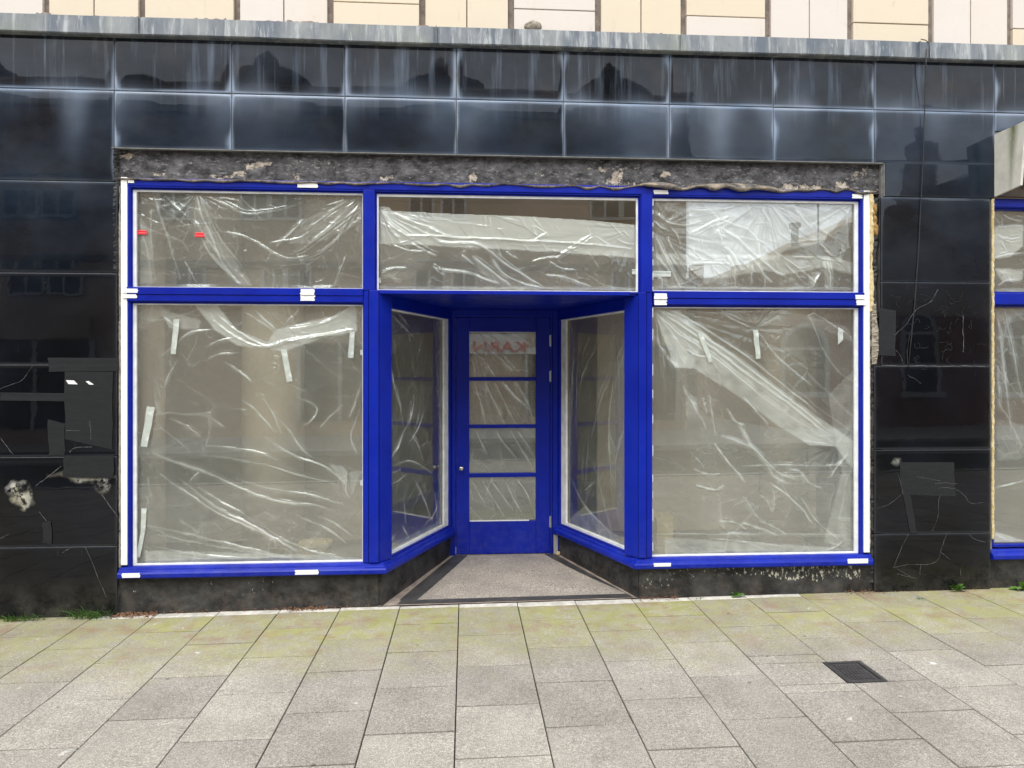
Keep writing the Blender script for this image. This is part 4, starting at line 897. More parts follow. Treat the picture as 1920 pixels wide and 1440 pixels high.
film(PL,-.040,(.078,LL-.138,SB+.09,2.05),CR6,fl,[([(100,1130),(340,1020),(340,1060),(105,1175)],.26),([(300,180),(330,180),(330,1040),(305,1040),(320,700)],.14),([(105,140),(200,180),(260,230),(105,330)],.05)],'limp plastic sheet behind the angled left side window of the doorway',6,base=.08,fans=((180,640,9,.008,.4),(105,130,6,.006,.5)),ambient=70,adir=lambda a,b:-1.3)
fr_=[(1.5,[(900,180),(890,400),(880,600),(870,760)]),(1.3,[(880,180),(895,330),(870,600)]),(1.3,[(1120,200),(1060,400),(1040,600),(1050,800),(1060,1000)]),(1.2,[(1090,300),(1010,500),(960,700)]),(1.2,[(950,720),(1000,850),(1030,1000),(1060,1100)]),(1.2,[(900,560),(930,400),(1000,260)]),(1.2,[(1050,350),(980,560)]),[(960,600),(940,900)],(1.3,[(870,820),(930,960),(1050,1080)]),[(1000,850),(940,900)],[(1120,600),(1080,720),(1070,800)],(1.2,[(920,200),(905,420),(900,700)]),[(960,240),(930,330)],[(930,700),(925,860)]]
film(PR,-.040,(.140,LR-.078,SB+.09,2.05),CR6,fr_,[([(1120,200),(1065,400),(1045,700),(1070,1000),(1120,1130)],.10),([(860,1030),(940,960),(1040,1070),(1120,1100),(1120,1155),(860,1060)],.22)],'plastic sheet with long upright folds behind the angled right side window of the doorway',7,base=.08,fans=((890,150,9,.008,.8),(1120,150,6,.007,.6)),ambient=70,adir=lambda a,b:-1.7)
PD=Plane(0,REC,1,0)
dr=[(1.2,[(470,440),(500,530),(520,620)]),(1.3,[(515,440),(560,530),(600,620)]),(1.2,[(555,440),(600,530),(650,625)]),(1.3,[(580,430),(640,500),(690,540)]),[(640,440),(690,510),(720,600)],[(560,640),(600,700),(650,760)],[(620,640),(680,740),(720,800)],[(650,640),(720,740)],[(480,640),(520,740)],(1.2,[(640,840),(690,900),(710,960)]),[(600,850),(650,960),(680,1010)],[(500,850),(560,950),(600,1010)],[(460,340),(480,420)],(1.2,[(520,360),(560,420)]),[(560,320),(640,400)],[(460,860),(520,960)],[(540,850),(640,990)]]
film(PD,-.030,(gx0+.002,gx1-.002,rows[0][0]+.004,rows[3][1]-.002),CR6,dr,[([(490,360),(560,400),(600,620),(500,620)],.06),([(590,440),(700,500),(728,620),(640,600)],.05)],'thin plastic sheet behind the four glass panels of the blue door',8,base=.20,fans=((470,200,8,.007,1.3),),ambient=50,adir=lambda a,b:-1.05,amp=.7)
# masking tape strips
def tape(quad,crop,pl,off,label,mat='tape',name='tape_strip',group=None,cat='tape'):
    mb=MB(); q=[pl.hit(crop[0]+p[0]/crop[2],crop[1]+p[1]/crop[2],off) for p in quad]
    n=6; vs=[]
    for k in range(n+1):
        t_=k/n; l=(q[0][0]+(q[3][0]-q[0][0])*t_,q[0][1]+(q[3][1]-q[0][1])*t_); r=(q[1][0]+(q[2][0]-q[1][0])*t_,q[1][1]+(q[2][1]-q[1][1])*t_)
        w=(.0012 if off<0 else .0003)*math.sin(k*1.7); j=random.gauss(0,.0008 if off<0 else .0025)
        vs+=[pl.pt(l[0]+j,l[1],off+w),pl.pt(r[0]+j,r[1],off+w+.0006)]
    m_=len(vs); vs+=[tuple(v[i]-(pl.n[i]*.0008 if i<2 else 0) for i in range(3)) for v in vs]
    fs=[]
    for k in range(n): a=2*k; fs+=[(a,a+1,a+3,a+2),(m_+a,m_+a+2,m_+a+3,m_+a+1),(a,a+2,m_+a+2,m_+a),(a+1,m_+a+1,m_+a+3,a+3)]
    fs+=[(0,m_,m_+1,1),(2*n,2*n+1,m_+2*n+1,m_+2*n)]
    mb.add(vs,fs,mat); o=mb.build(name,None); return tag(o,label,cat,group)
TO=-.0352; tg='strips of masking tape holding the plastic sheets'
tape([(263,195),(290,195),(272,357),(248,357)],CR5,P0,TO,'short upright white tape strip near the top left corner of the large left window',group=tg)
tape([(762,335),(788,335),(815,483),(788,486)],CR5,P0,TO,'slanted white tape strip hanging under the gathered plastic in the large left window',group=tg)
tape([(1083,255),(1105,255),(1098,375),(1072,375)],CR5,P0,TO,'upright white tape strip near the top right corner of the large left window',group=tg)
tape([(138,600),(175,605),(138,790),(108,787)],CR5,P0,TO,'wider leaning tape strip halfway up the left edge of the large left window',group=tg)
tape([(112,1075),(137,1075),(130,1180),(108,1190)],CR5,P0,TO,'tape strip at the bottom left corner of the large left window',group=tg)
tape([(108,1190),(130,1182),(105,1305),(85,1300)],CR5,P0,TO-.001,'bent lower tail of tape touching the sill corner of the large left window',group=tg)
tape([(1130,338),(1142,338),(1142,362),(1130,362)],CR5,P0,TO,'upper of two tiny tape tabs at the right edge of the large left window',group=tg)
tape([(1128,948),(1142,943),(1142,970),(1132,970)],CR5,P0,TO,'lower of two tiny tape tabs at the right edge of the large left window',group=tg)
tape([(252,292),(275,292),(316,412),(300,418)],CR7,P0,TO,'slanted white tape strip near the left of the large right window',group=tg)
tape([(492,275),(515,275),(525,400),(505,402)],CR7,P0,TO,'upright white tape strip at the top middle of the large right window',group=tg)
tape([(862,262),(885,275),(884,320),(862,340)],CR7,P0,TO,'curled white tape strip near the top right corner of the large right window',group=tg)
tape([(92,835),(222,840),(222,880),(92,883)],CR5b,P0,TO,'horizontal pale tape strip at the lower left of the upper right window',group=tg)
tape([(1662,565),(1700,565),(1700,600),(1662,598)],CR4,P0,TO,'white tape tab at the right edge of the window over the doorway',group=tg)
tape([(32,620),(45,620),(50,652),(32,655)],CR4,P0,TO,'white tape tab at the bottom left of the window over the doorway',group=tg)
tape([(193,553),(255,555),(258,583),(193,580)],CR3,P0,-.0285,'red tape tab at the left edge of the upper left window','red_tape','red_tape_tab')
tape([(567,568),(628,570),(628,600),(567,598)],CR3,P0,-.0285,'red tape tab out in the middle of the upper left window, away from the frame','red_tape','red_tape_tab')
# black tape over the broken panels
bt_=[([(92,370),(240,395),(232,805),(80,795)],C2,'grey black tape patch beside the bare masonry on the right pier'),
 ([(255,300),(715,300),(725,590),(270,570)],C4,'large patch of overlapping black tape low on the right pier'),
 ([(285,570),(345,570),(400,900),(345,905)],C4,'narrow black tape strip running down from the large patch on the right pier'),
 ([(330,110),(800,112),(760,740),(345,350)],C3,None),
 ([(325,110),(800,112),(800,200),(330,205)],C3,'wide black tape strip across the joint at the top of the taped left pier'),
 ([(435,205),(762,205),(755,730),(437,660)],C3,'tall black tape patch beside the window on the left pier'),
 ([(0,345),(438,350),(436,405),(0,400)],C3,'thin horizontal black tape strip at the far left of the left pier'),
 ([(320,525),(436,555),(436,765),(330,768)],C3,'short upright black tape piece on the left pier'),
 ([(430,775),(768,770),(768,925),(425,915)],C3,'horizontal black tape patch just above the broken stone on the left pier'),
 ([(285,1225),(345,1210),(350,1370),(290,1360)],C3,'small black tape scrap under the broken stone on the left pier')]
kk=0
for q,c,l in bt_:
    if l: kk+=1; tape(q,c,P0,.0312+.00035*kk,l,'ducttape','black_tape','black tape over the cracked panels')
# torn film hanging in the tape (already in crease lines)

# ------------------------------------------------------------------ neighbouring shopfront
nb=empty('neighbouring_shopfront',(4.3,0,.25),'blue shopfront of the next shop, cut off at the right edge','shopfront')
nx0=X(1864); nx1=5.4
for (z0,z1) in ((2.189+.012,2.80),(.352,2.09)):
    w=window_unit(nx0,nx1,z0,z1,nb,(.022,.03,.012,.03)); pane(P0,nx0,nx1,z0,z1,-GY,w)
mb=MB(); mb.box(X(1856),5.43,-.020,.06,2.815,2.875,'blue'); mb.box(nx0-.022,5.43,-.028,.06,2.106,2.185,'blue'); mb.box(X(1856),X(1859),-.01,.06,.35,2.815,'blue'); mb.build('frame_rail',nb,bevel=.003)
mb=MB(); sill_bar(mb,P0,X(1853),5.45,z=.022); mb.build('sill',nb)
CRn=(1840,360,2.0)
film(P0,FO,(nx0+.003,nx0+1.2,2.204,2.798),CRn,[(1.4,[(55,60),(90,90),(150,110)]),(1.4,[(60,130),(100,125),(160,130)]),(1.3,[(50,250),(90,235),(160,230)]),[(60,350),(100,330),(160,345)],(1.2,[(60,160),(100,180),(150,170)])],[([(50,130),(160,125),(160,200),(110,240),(50,250)],.5),([(50,285),(160,290),(160,330),(80,335)],.4)],'bright crumpled plastic sheet in the upper window of the next shop',9,ambient=60)
film(P0,FO,(nx0+.003,nx0+1.2,.36,2.08),CRn,[(1.3,[(50,1110),(100,1095),(160,1080)]),(1.2,[(60,480),(90,700),(110,900)]),[(80,420),(130,650),(155,800)],(1.2,[(50,1280),(100,1310),(160,1320)]),[(60,650),(70,820)]],[([(50,860),(160,870),(160,1000),(60,1010)],.10),([(50,1270),(160,1310),(160,1330),(50,1320)],.35),([(45,420),(160,430),(160,480),(60,500)],.12)],'greenish plastic sheet in the tall lower window of the next shop',10,ambient=60,adir=lambda a,b:-1.2)
foam_strip(X(1857.5),.40,2.87,.009,'foam',nb,23,.35,.04,y=-.02)
mb=MB(); mb.box(3.79,3.822,-.012,.02,.3,2.90,'joint'); mb.box(3.80,5.5,-.004,.3,-.1,.262,'riser'); mb.build('riser_panel',nb)
# projecting sign box, end cheek seen
sb=empty('sign_box',(3.85,0,3.1),'projecting pale sign box end streaked with green algae at the right edge','sign box')
x=3.826; zt0,zb0=3.335,2.885
ny,nz=16,26; vs=[];gr=[]
for j in range(nz+1):
    for i in range(ny+1):
        u=i/ny; v=j/nz; y=-.032-(.285 -.045*(1-v))*u; z=zb0+(zt0-zb0)*v+.02*u*(1-v)
        vs.append((x+.02*(1-v)*0,y,z)); 
        c=.62; gr.append(max(0,1-abs(u-c)/(.10+.13*v))*(.35+.75*v))
mb=MB(); fs=[(j*(ny+1)+i,j*(ny+1)+i+1,(j+1)*(ny+1)+i+1,(j+1)*(ny+1)+i) for j in range(nz) for i in range(ny)]
mb.add(vs,fs,'cheek',green=gr); n0=len(vs)
mb.add([(v[0]+.018,v[1],v[2]) for v in vs],fs,'cheek',green=gr)
def edge(a,b,c,d): mb.add([a,b,c,d],[(0,1,2,3)],'cheek')
p=[vs[0],vs[ny],vs[-1],vs[nz*(ny+1)]]
for a,b in zip(p,p[1:]+p[:1]): edge(a,b,(b[0]+.018,b[1],b[2]),(a[0]+.018,a[1],a[2]))
mb.build('end_cheek',sb,fixn=False)
mb=MB(); mb.box(x+.019,5.5,-.06,-.032,2.88,3.33,'brown_board'); mb.box(x+.019,5.5,-.31,-.061,3.315,3.333,'brown_board'); mb.build('box_carcass',sb)
mb=MB(); rg=random.Random(8)
for k in range(7):
    x_=x+rg.uniform(.03,.4); mb.tube([(x_,-.065,3.2+rg.uniform(-.1,.1)),(x_+.05,-.12,3.1),(x_+.12,-.08,2.95)],.004,'cable',6)
mb.build('loose_wiring',sb)

# cable down the right pier
pts=[W(1737,92,-.1)]
path=[(1737,92,-.092),(1736,126,-.09),(1734,200,-.055),(1731,300,-.045),(1727,375,-.04),(1722,470,-.038),(1716,560,-.037),(1708,640,-.036),(1703,690,-.036)]
mb=MB(); mb.tube([(W(a,b,c)[0],c,W(a,b,c)[1]) for a,b,c in path],.0035,'cable',8); x,z=W(1737,62,-.06); mb.tube([(x,-.0,CT+.05),(x,-.05,CT+.02),(x,-.092,CT-.02),(x,-.092,CB)],.0035,'cable',8)
tag(mb.build('hanging_cable',None,smooth=True),'thin black cable hanging from the ledge down the right pier','cable')

# ------------------------------------------------------------------ ground
def kind(o): o['kind']='structure'; return o
# base
mb=MB(); 
def gp(x,y,dz): return (x,y,gz(x)+dz)
mb.add([gp(-40,-5.75,-.012),gp(40,-5.75,-.012),gp(40,.36,-.012),gp(-40,.36,-.012)],[(0,1,2,3)],'joint_dirt')
kind(mb.build('ground_bed',None,fixn=False))
mb=MB(); rg=random.Random(12); SW=.4045; SX=-.046; SLn=.4625; g=.0030; gy=.0050
drain=[G(1541,1241),G(1612,1238),G(1663,1275),G(1590,1280)]
DX0=min(drain[0][0],drain[3][0]); DX1=max(drain[1][0],drain[2][0]); DY1_=max(drain[0][1],drain[1][1]); DY0_=min(drain[2][1],drain[3][1])
print('drain',drain)
def slab(x0,x1,y0,y1,m,tint,h=0.0):
    t1,t2=rg.gauss(0,.0008),rg.gauss(0,.0008); th=.03; b=.0022
    q=[(x0+g,y0+gy,-t1-t2),(x1-g,y0+gy,t1-t2),(x1-g,y1-gy,t1+t2),(x0+g,y1-gy,-t1+t2)]
    bot=[gp(a,b_,-.03) for a,b_,_ in q]; mid=[gp(a,b_,h+d-b) for a,b_,d in q]
    cx,cy=(x0+x1)/2,(y0+y1)/2
    top=[gp(a+(b if a<cx else -b),b_+(b if b_<cy else -b),h+d) for a,b_,d in q]
    fs=[(8,9,10,11)]+[(i,(i+1)%4,4+(i+1)%4,4+i) for i in range(4)]+[(4+i,4+(i+1)%4,8+(i+1)%4,8+i) for i in range(4)]
    mb.add(bot+mid+top,fs,m,tint=tint)
for k in range(-36,37):
    x0=SX+k*SW; x1=x0+SW; ph=-.60 if k%2==0 else -.37
    if x0>14 or x1<-14: continue
    strip=.075 if -.6*1<0 else 0
    # narrow pale strip against the wall
    hs=-.075-.02*math.sin(k*.9)
    has=(k in (-6,-5,-4,-3,-2,-1,0,1,2,3,4,5)) 
    top=0.0
    if has: slab(x0,x1,hs,-.001,'strip',.5,-.001); top=hs
    ys=[top]; y=ph+ (0)
    while y>top-.09: y-=SLn
    y=ph+SLn
    while y>top-.10: y-=SLn
    while y>-5.65: ys.append(y); y-=SLn
    ys.append(-5.65)
    for a,b in zip(ys,ys[1:]):
        tint=rg.random(); 
        if x0<DX1 and x1>DX0+.001 and b<DY1_ and a>DY0_:
            # slab cut round the drain cover
            if a>DY1_+.02: slab(x0,x1,DY1_,a,'slab',tint)
            lo=max(b,DY0_)
            if x1>DX1: slab(max(x0,DX1),x1,lo,min(a,DY1_),'slab',tint)
            if x0<DX0: slab(x0,DX0,lo,min(a,DY1_),'slab',tint)
            if b<DY0_: slab(x0,x1,b,DY0_,'slab',tint)
            continue
        slab(x0,x1,b,a,'slab',tint,rg.gauss(0,.0007))
kind(mb.build('pavement',None,fixn=False))
# lobby floor, ramped up to the door
mb=MB()
def lf(x,y,dz=0): 
    u=max(0,min(1,y/REC)); return (x,y,gz(x)*(1-u)+fz*u+dz+.004)
def lobq(f0,f1,b0,b1,y0,y1,m,dz):
    """f,b are fractions across the lobby at y0,y1"""
    def xa(fr,y): u=y/REC; L_=xA+(xB-xA)*u-.0; R_=xC+(xD-xC)*u; return L_+(R_-L_)*fr
    n=12; vs=[];fs=[]
    for k in range(n+1):
        y=y0+(y1-y0)*k/n; a=f0+(b0-f0)*k/n; b=f1+(b1-f1)*k/n
        vs+=[lf(xa(a,y),y,dz),lf(xa(b,y),y,dz)]
    for k in range(n): fs.append((2*k,2*k+1,2*k+3,2*k+2))
    mb.add(vs,fs,m)
lobq(-.02,1.02,-.02,1.02,-.004,REC+.05,'terrazzo_edge',-.008+.008)
lobq(.118,.985,.16,.86,.085,REC-.02,'terrazzo',.004)
lobq(.055,.985,.055,.985,.010,.085,'tborder',.004)
lobq(.045,.1175,.03,.1595,.085,REC-.02,'tborder',.004)
lobq(.9855,.9856,.862,.96,.085,REC-.02,'tborder',.004)
kind(mb.build('lobby_floor',None,fixn=False))
# drain cover
dc=empty('drain_cover',((DX0+DX1)/2,(DY0_+DY1_)/2,gz(2)),'square dark iron drain cover set in the pavement at the right','drain cover')
cx,cy=(DX0+DX1)/2,(DY0_+DY1_)/2; wx,wy=(DX1-DX0)/2-.004,(DY1_-DY0_)/2-.004
def gbox(mb,a0,a1,b0,b1,h0,h1,m): mb.hexa([(x_,y_,gz(x_)+h) for h in(h0,h1) for y_ in(b0,b1) for x_ in(a0,a1)],m)
mb=MB(); 
for (a0,a1,b0,b1) in ((cx-wx,cx+wx,cy-wy,cy-wy+.018),(cx-wx,cx+wx,cy+wy-.018,cy+wy),(cx-wx,cx-wx+.018,cy-wy+.018,cy+wy-.018),(cx+wx-.018,cx+wx,cy-wy+.018,cy+wy-.018)): gbox(mb,a0,a1,b0,b1,-.03,.000,'iron')
mb.build('frame',dc,bevel=.001)
mb=MB(); gbox(mb,cx-wx+.021,cx+wx-.021,cy-wy+.021,cy+wy-.021,-.03,-.005,'iron')
n=7
for i in range(n):
    for j in range(3):
        a=cx-wx+.035+(2*wx-.07)*i/n; b=cy-wy+.035+(2*wy-.07)*j/3
        gbox(mb,a+.004,a+(2*wx-.07)/n-.004,b+.004,b+(2*wy-.07)/3-.006,-.006,-.0015,'iron')
mb.build('lid',dc,bevel=.001)

# grass tufts and weeds
def tuft(c,n,h,label,cat,seed,spread=.09,lean=.6,name='grass_tuft'):
    rg=random.Random(seed); mb=MB()
    for k in range(n):
        bx=c[0]+rg.gauss(0,spread*.45); by=c[1]-abs(rg.gauss(0,.02)); a=rg.uniform(0,6.28); L=h*rg.uniform(.5,1.15); w=rg.uniform(.0016,.0032); ln=lean*rg.uniform(.3,1.4)
        dx,dy=math.cos(a),-abs(math.sin(a))*.9+.1; px_,py_=-dy,dx; pts=[]
        z0=gz(bx)-.004; m=5
        for i in range(m+1):
            u=i/m; r_=L*ln*u**1.6; z=z0+L*(u-.35*ln*u*u); ww=w*(1-u)**.6+.0002
            pts+= [(bx+dx*r_-px_*ww,by+dy*r_-py_*ww,z),(bx+dx*r_+px_*ww,by+dy*r_+py_*ww,z)]
        mb.add(pts,[(2*i,2*i+1,2*i+3,2*i+2) for i in range(m)],'leaf')
    return tag(mb.build(name,None,fixn=False),label,cat)
gx,gy,_=G(40,1163); tuft((gx,-.05),150,.06,'low green grass tuft at the far left foot of the black wall','grass tuft',1,.20,1.0)
gx,gy,_=G(168,1160); tuft((gx,-.05),130,.10,'taller wispy grass tuft at the wall foot beside the brown leaf litter','grass tuft',2,.17,1.0)
gx,gy,_=G(1313,1122); tuft((gx,gy+.02),14,.03,'tiny sprig growing from a paving joint right of the doorway','weed',3,.03,1.2,'weed')
gx,gy,_=G(1722,1122); tuft((gx,gy),16,.03,'tiny sprig growing from a paving joint before the right pier','weed',4,.03,1.2,'weed')
def broad(c,n,L,label,seed,name='weed'):
    rg=random.Random(seed); mb=MB(); st=MB()
    root=empty(name,(c[0],c[1],gz(c[0])),label,'weed')
    for k in range(n):
        a=-math.pi*rg.uniform(-.05,1.05) ; el=rg.uniform(.15,1.1); l=L*rg.uniform(.6,1.1); w=l*.27; m=6
        d=(math.cos(a)*math.cos(el),math.sin(a)*math.cos(el)*.7,math.sin(el)); s_=(-math.sin(a),math.cos(a),0)
        b=(c[0],c[1],gz(c[0])+rg.uniform(0,.012)); pts=[]
        for i in range(m+1):
            u=i/m; ww=w*math.sin(math.pi*min(1,u*.92+.08))**.8*(1+.12*math.sin(i*2.3)); drp=.35*l*u*u*(1-el*.4)
            p=[b[j]+d[j]*l*(.15+.85*u) for j in range(3)]; p[2]=max(gz(p[0])+.003,p[2]-drp)
            pts+=[(p[0]-s_[0]*ww,p[1]-s_[1]*ww,p[2]+ww*.25),tuple(p),(p[0]+s_[0]*ww,p[1]+s_[1]*ww,p[2]+ww*.25)]
        fs=[]
        for i in range(m): q=3*i; fs+=[(q,q+1,q+4,q+3),(q+1,q+2,q+5,q+4)]
        mb.add(pts,fs,'leaf'); st.tube([b,tuple(b[j]+d[j]*l*.16 for j in range(3))],.0016,'leaf',5)
    mb.build('leaves',root,fixn=False,smooth=True); st.build('stem',root)
gx,gy,_=G(1388,1124); broad((gx,-.03),8,.06,'small leafy green weed at the riser foot under the large right window',5)
gx,gy,_=G(1790,1108); broad((gx,-.06),11,.085,'leafy green weed at the foot of the right pier',6)
gx,gy,_=G(1893,1096); broad((gx,-.06),15,.10,'spreading leafy weed at the far right wall foot',7)
# leaf litter
def litter(px0,px1,py,n,seed,sp=.035,big=1):
    rg=random.Random(seed)
    for k in range(n):
        gx,gy,_=G(rg.uniform(px0,px1),py); y=min(-.004,-abs(rg.gauss(0,sp))); a=rg.uniform(0,6.28); s=rg.uniform(.004,.013)*big; z=gz(gx)+rg.uniform(.001,.016)*math.exp(y/.04)
        pts=[]
        for q in range(5): r_=s*rg.uniform(.5,1); an=a+q*1.256; pts.append((gx+r_*math.cos(an),y+r_*.6*math.sin(an),z+rg.gauss(0,s*.4)))
        LT_.add(pts,[(0,1,2,3,4)],'dead')
LT_=MB(); litter(205,285,1158,420,1,.04); litter(285,700,1148,200,2,.012,.7); litter(535,610,1148,110,3,.03); litter(1200,1280,1128,120,4,.03,.7); litter(1580,1700,1110,150,5,.03,.8); litter(1700,1850,1105,80,8,.02,.7); litter(1040,1052,1042,0,6)
tag(LT_.build('leaf_litter',None,fixn=False),'brown dead leaf litter along the foot of the wall','leaf litter',kind='stuff')
# crumbled mortar bit by the door jamb
x,z=W(1049,1042,REC-.05); blob((x-.012,REC-.06,fz+.02),.017,'mortar_crumb','foam','small yellow crumb of mortar on the floor beside the door','mortar crumb',3)
# paint tub and timber inside
tb=MB(); x,z=W(592,1030,.5); tb.lathe((x,.5,.10),(0,0,1),[(0,.10),(.2,.12),(.215,.127),(.235,.127),(.235,.118),(.24,.0)],'tub_yellow',28); tag(tb.build('paint_tub',None,smooth=False),'yellowish tub standing inside behind the plastic of the large left window','tub')
tb=MB(); tb.box(X(278,.25),X(282,.25),.2,.24,.1,.48,'timber'); tag(tb.build('timber_offcut',None),'short brown timber offcut standing inside the lower left corner of the large left window','timber offcut')
tb=MB(); tb.box(X(1232,.3),X(1262,.3),.30,.5,.1,.50,'tub_yellow'); tb.box(X(1230,.3),X(1264,.3),.295,.505,.5,.52,'tub_yellow'); tag(tb.build('cardboard_box',None),'beige box inside the lower left corner of the large right window','box')

# ------------------------------------------------------------------ opposite side of the street (seen only mirrored)
mb=MB(); 
mb.add([gp(-40,-5.76,0),gp(40,-5.76,0),gp(40,-5.90,0),gp(-40,-5.90,0),gp(-40,-5.90,-.11),gp(40,-5.90,-.11)],[(0,1,2,3),(3,2,5,4)],'kerb'); kind(mb.build('kerb',None,fixn=False))
mb=MB(); mb.add([gp(-40,-5.90,-.115),gp(40,-5.90,-.115),gp(40,-10.2,-.115),gp(-40,-10.2,-.115)],[(0,1,2,3)],'asphalt'); kind(mb.build('road',None,fixn=False))
mb=MB(); mb.add([gp(-40,-10.2,-.11),gp(40,-10.2,-.11),gp(40,-10.2,.0),gp(-40,-10.2,.0),gp(-40,-60,0),gp(40,-60,0)],[(0,1,2,3),(3,2,5,4)],'far_paving'); kind(mb.build('far_pavement',None,fixn=False))
mb=MB(); mb.add([(-200,-200,-1.2),(200,-200,-1.2),(200,200,-1.2),(-200,200,-1.2)],[(0,1,2,3)],'far_paving'); kind(mb.build('ground',None,fixn=False))
FY=14.0
def RX(px,py,Fy=FY): return W(px,py,Fy)
def opp(name,label,px0,px1,pz,mat,windows,depth=8,Fy=FY,extra=None):
    x0=RX(px0,600,Fy)[0] if px0 is not None else -30; x1=RX(px1,600,Fy)[0] if px1 is not None else 30
    root=empty(name,((x0+x1)/2,-Fy,0),label,'building')
    mb=MB(); mb.box(x0,x1,-Fy-depth,-Fy,-.2,pz,mat); mb.box(x0-.02,x1+.02,-Fy-.05,-Fy+.14,pz-.35,pz-.05,'opp_stone'); mb.box(x0,x1,-Fy,-Fy+.08,4.35,4.55,'stone_dark'); mb.build('wall',root)
    for (a,b,c,d) in windows:
        w=MB(); y=-Fy+.02
        w.box(a-.07,a,y-.02,y+.05,c-.07,d+.07,'opp_white'); w.box(b,b+.07,y-.02,y+.05,c-.07,d+.07,'opp_white'); w.box(a,b,y-.02,y+.05,c-.07,c,'opp_white'); w.box(a,b,y-.02,y+.05,d,d+.07,'opp_white'); w.box((a+b)/2-.03,(a+b)/2+.03,y-.01,y+.04,c,d,'opp_white')
        w=w.build('window',root); q=MB(); q.box(a,b,y-.015,y,c,d,'dark_glass'); q.build('pane',w)
    return root,x0,x1
def winrow(pxs,q0,q1): 
    r=[]
    for a,b in pxs: xa,zt=RX(a,q0); xb,zb=RX(b,q1); r.append((xa,xb,zb,zt))
    return r
rt,x0,x1=opp('opposite_terrace','long brown brick terrace with domed gables across the street, seen mirrored',-900,1288,8.9,'brick_brown',
   winrow([(20,80),(95,150),(300,350),(455,500),(510,560),(770,810),(830,870),(1110,1160),(1170,1220)],355,408)+winrow([(20,80),(95,150),(330,380),(495,530),(540,580),(780,830),(850,890),(1150,1210)],490,555))
# domed gables
for px_,w,hh in ((-60,2.4,1.0),(262,1.1,.45),(505,2.4,1.15),(838,2.2,.9),(1145,2.1,1.2),(-380,2.4,1.0)):
    mb=MB(); cx,_=RX(px_,170); n=18
    pts=[(cx+w/2*math.cos(a),-FY+.1,8.85+hh*.72*math.sin(a)) for a in np.linspace(0,math.pi,n)]
    mb.prism(pts,(0,-.5,0),'stone_dark')
    if w>2:
        mb.box(cx-.28,cx+.28,-FY-.35,-FY+.05,8.85+hh*.68,8.85+hh*.68+.30,'stone_dark'); mb.lathe((cx,-FY-.15,8.85+hh*.68+.29),(0,0,1),[(0,.26),(.12,.24),(.25,.14),(.33,.09),(.42,.1),(.48,.03),(.62,.02)],'stone_dark',12)
    mb.build('domed_gable',rt)
cx,_=RX(842,120); mb=MB(); mb.box(cx-.25,cx+.25,-FY-1.6,-FY-1.0,8.9,10.4,'brick_brown'); mb.build('chimney',rt)
# shops in it
for a,b in ((-850,-500),(-480,-160),(-140,170),(560,790),(1000,1270)):
    mb=MB(); xa=RX(a,700)[0]; xb=RX(b,700)[0]; mb.box(xa,xb,-FY,-FY+.06,.35,2.35,'dark_glass'); mb.box(xa,xb,-FY,-FY+.16,2.4,3.0,'opp_stone'); 
    for k in range(4): u=xa+(xb-xa)*k/3; mb.box(u-.05,u+.05,-FY+.06,-FY+.1,.3,2.4,'opp_white')
    mb.build('shop_window',rt)
# fascia with red letters
fs_=empty('fascia_sign',(0,-FY,2.5),'white fascia board with red capital letters across the street, seen mirrored in the door','sign')
Fd=FY+2*REC; sx0,sz1=W(870,618,Fd); sx1,sz0=W(1015,664,Fd)
mb=MB(); mb.box(sx0-.6,sx1+1.0,-FY+.02,-FY+.14,sz0,sz1+.2,'sign_white'); mb.box(sx0-.6,sx1+1.0,-FY+.14,-FY+.155,sz1-.12,sz1-.09,'slate'); mb.build('board',fs_)
lx1,_=W(985,650,Fd); lx0,_=W(888,650,Fd); _,lz0=W(930,660,Fd); _,lz1=W(930,641,Fd)
cu=D.curves.new('letters','FONT'); cu.body='KARN'; cu.extrude=.015; cu.align_x='CENTER'; cu.size=1.0
ob=D.objects.new('letters',cu); COL.objects.link(ob); bpy.context.view_layer.update()
w0,h0=ob.dimensions.x,ob.dimensions.y
me=D.meshes.new_from_object(ob.evaluated_get(bpy.context.evaluated_depsgraph_get())); D.objects.remove(ob); me.materials.clear(); me.materials.append(M['red_letter'])
sxk=(lx1-lx0)/w0; szk=(lz1-lz0)/h0; 
for v in me.vertices:
    a,b,c=v.co; v.co=((lx0+lx1)/2-a*sxk, -FY+.16+c, lz0+b*szk)
    # x is negated so that the word reads correctly for somebody facing the sign
ob=D.objects.new('letters',me); COL.objects.link(ob); attach(ob,fs_)
# gap building and gabled house
ra,x0,x1=opp('low_far_building','low pale building in the gap between the terrace and the gabled house, seen mirrored',1180,1720,0,'opp_stone',[],4,Fy=34) if False else (None,0,0)
xg0=RX(1284,500,40)[0]; xg1=RX(1480,500,40)[0]
rg_=empty('distant_house',((xg0+xg1)/2,-40,0),'distant house roofs in the gap across the street, seen mirrored','building')
zr=W(1400,522,40)[1]
mb=MB(); mb.box(xg0-4,xg1+4,-46,-40,-1,zr-.8,'stone_dark'); mb.prism([(xg0-4,-40,zr-.8),(xg1+4,-40,zr-.8),(xg1+3,-43,zr+.4),(xg0-3,-43,zr+.4)],(0,-.1,0),'slate'); mb.build('wall',rg_)
mb=MB()
for px_ in (1335,1420): x_,_=W(px_,520,40); mb.box(x_-.4,x_+.4,-43.5,-42.7,zr,zr+1.3,'brick_red')
mb.build('chimney',rg_)
hx=[RX(1465,478)[0],RX(1480,463)[0],RX(1545,455)[0],RX(1580,425)[0],RX(1700,360)[0],RX(1850,300)[0],RX(2300,300)[0]]
hz_=[RX(1465,480)[1],RX(1480,463)[1],RX(1545,455)[1],RX(1580,425)[1],RX(1700,365)[1],RX(1850,318)[1],RX(2300,318)[1]]
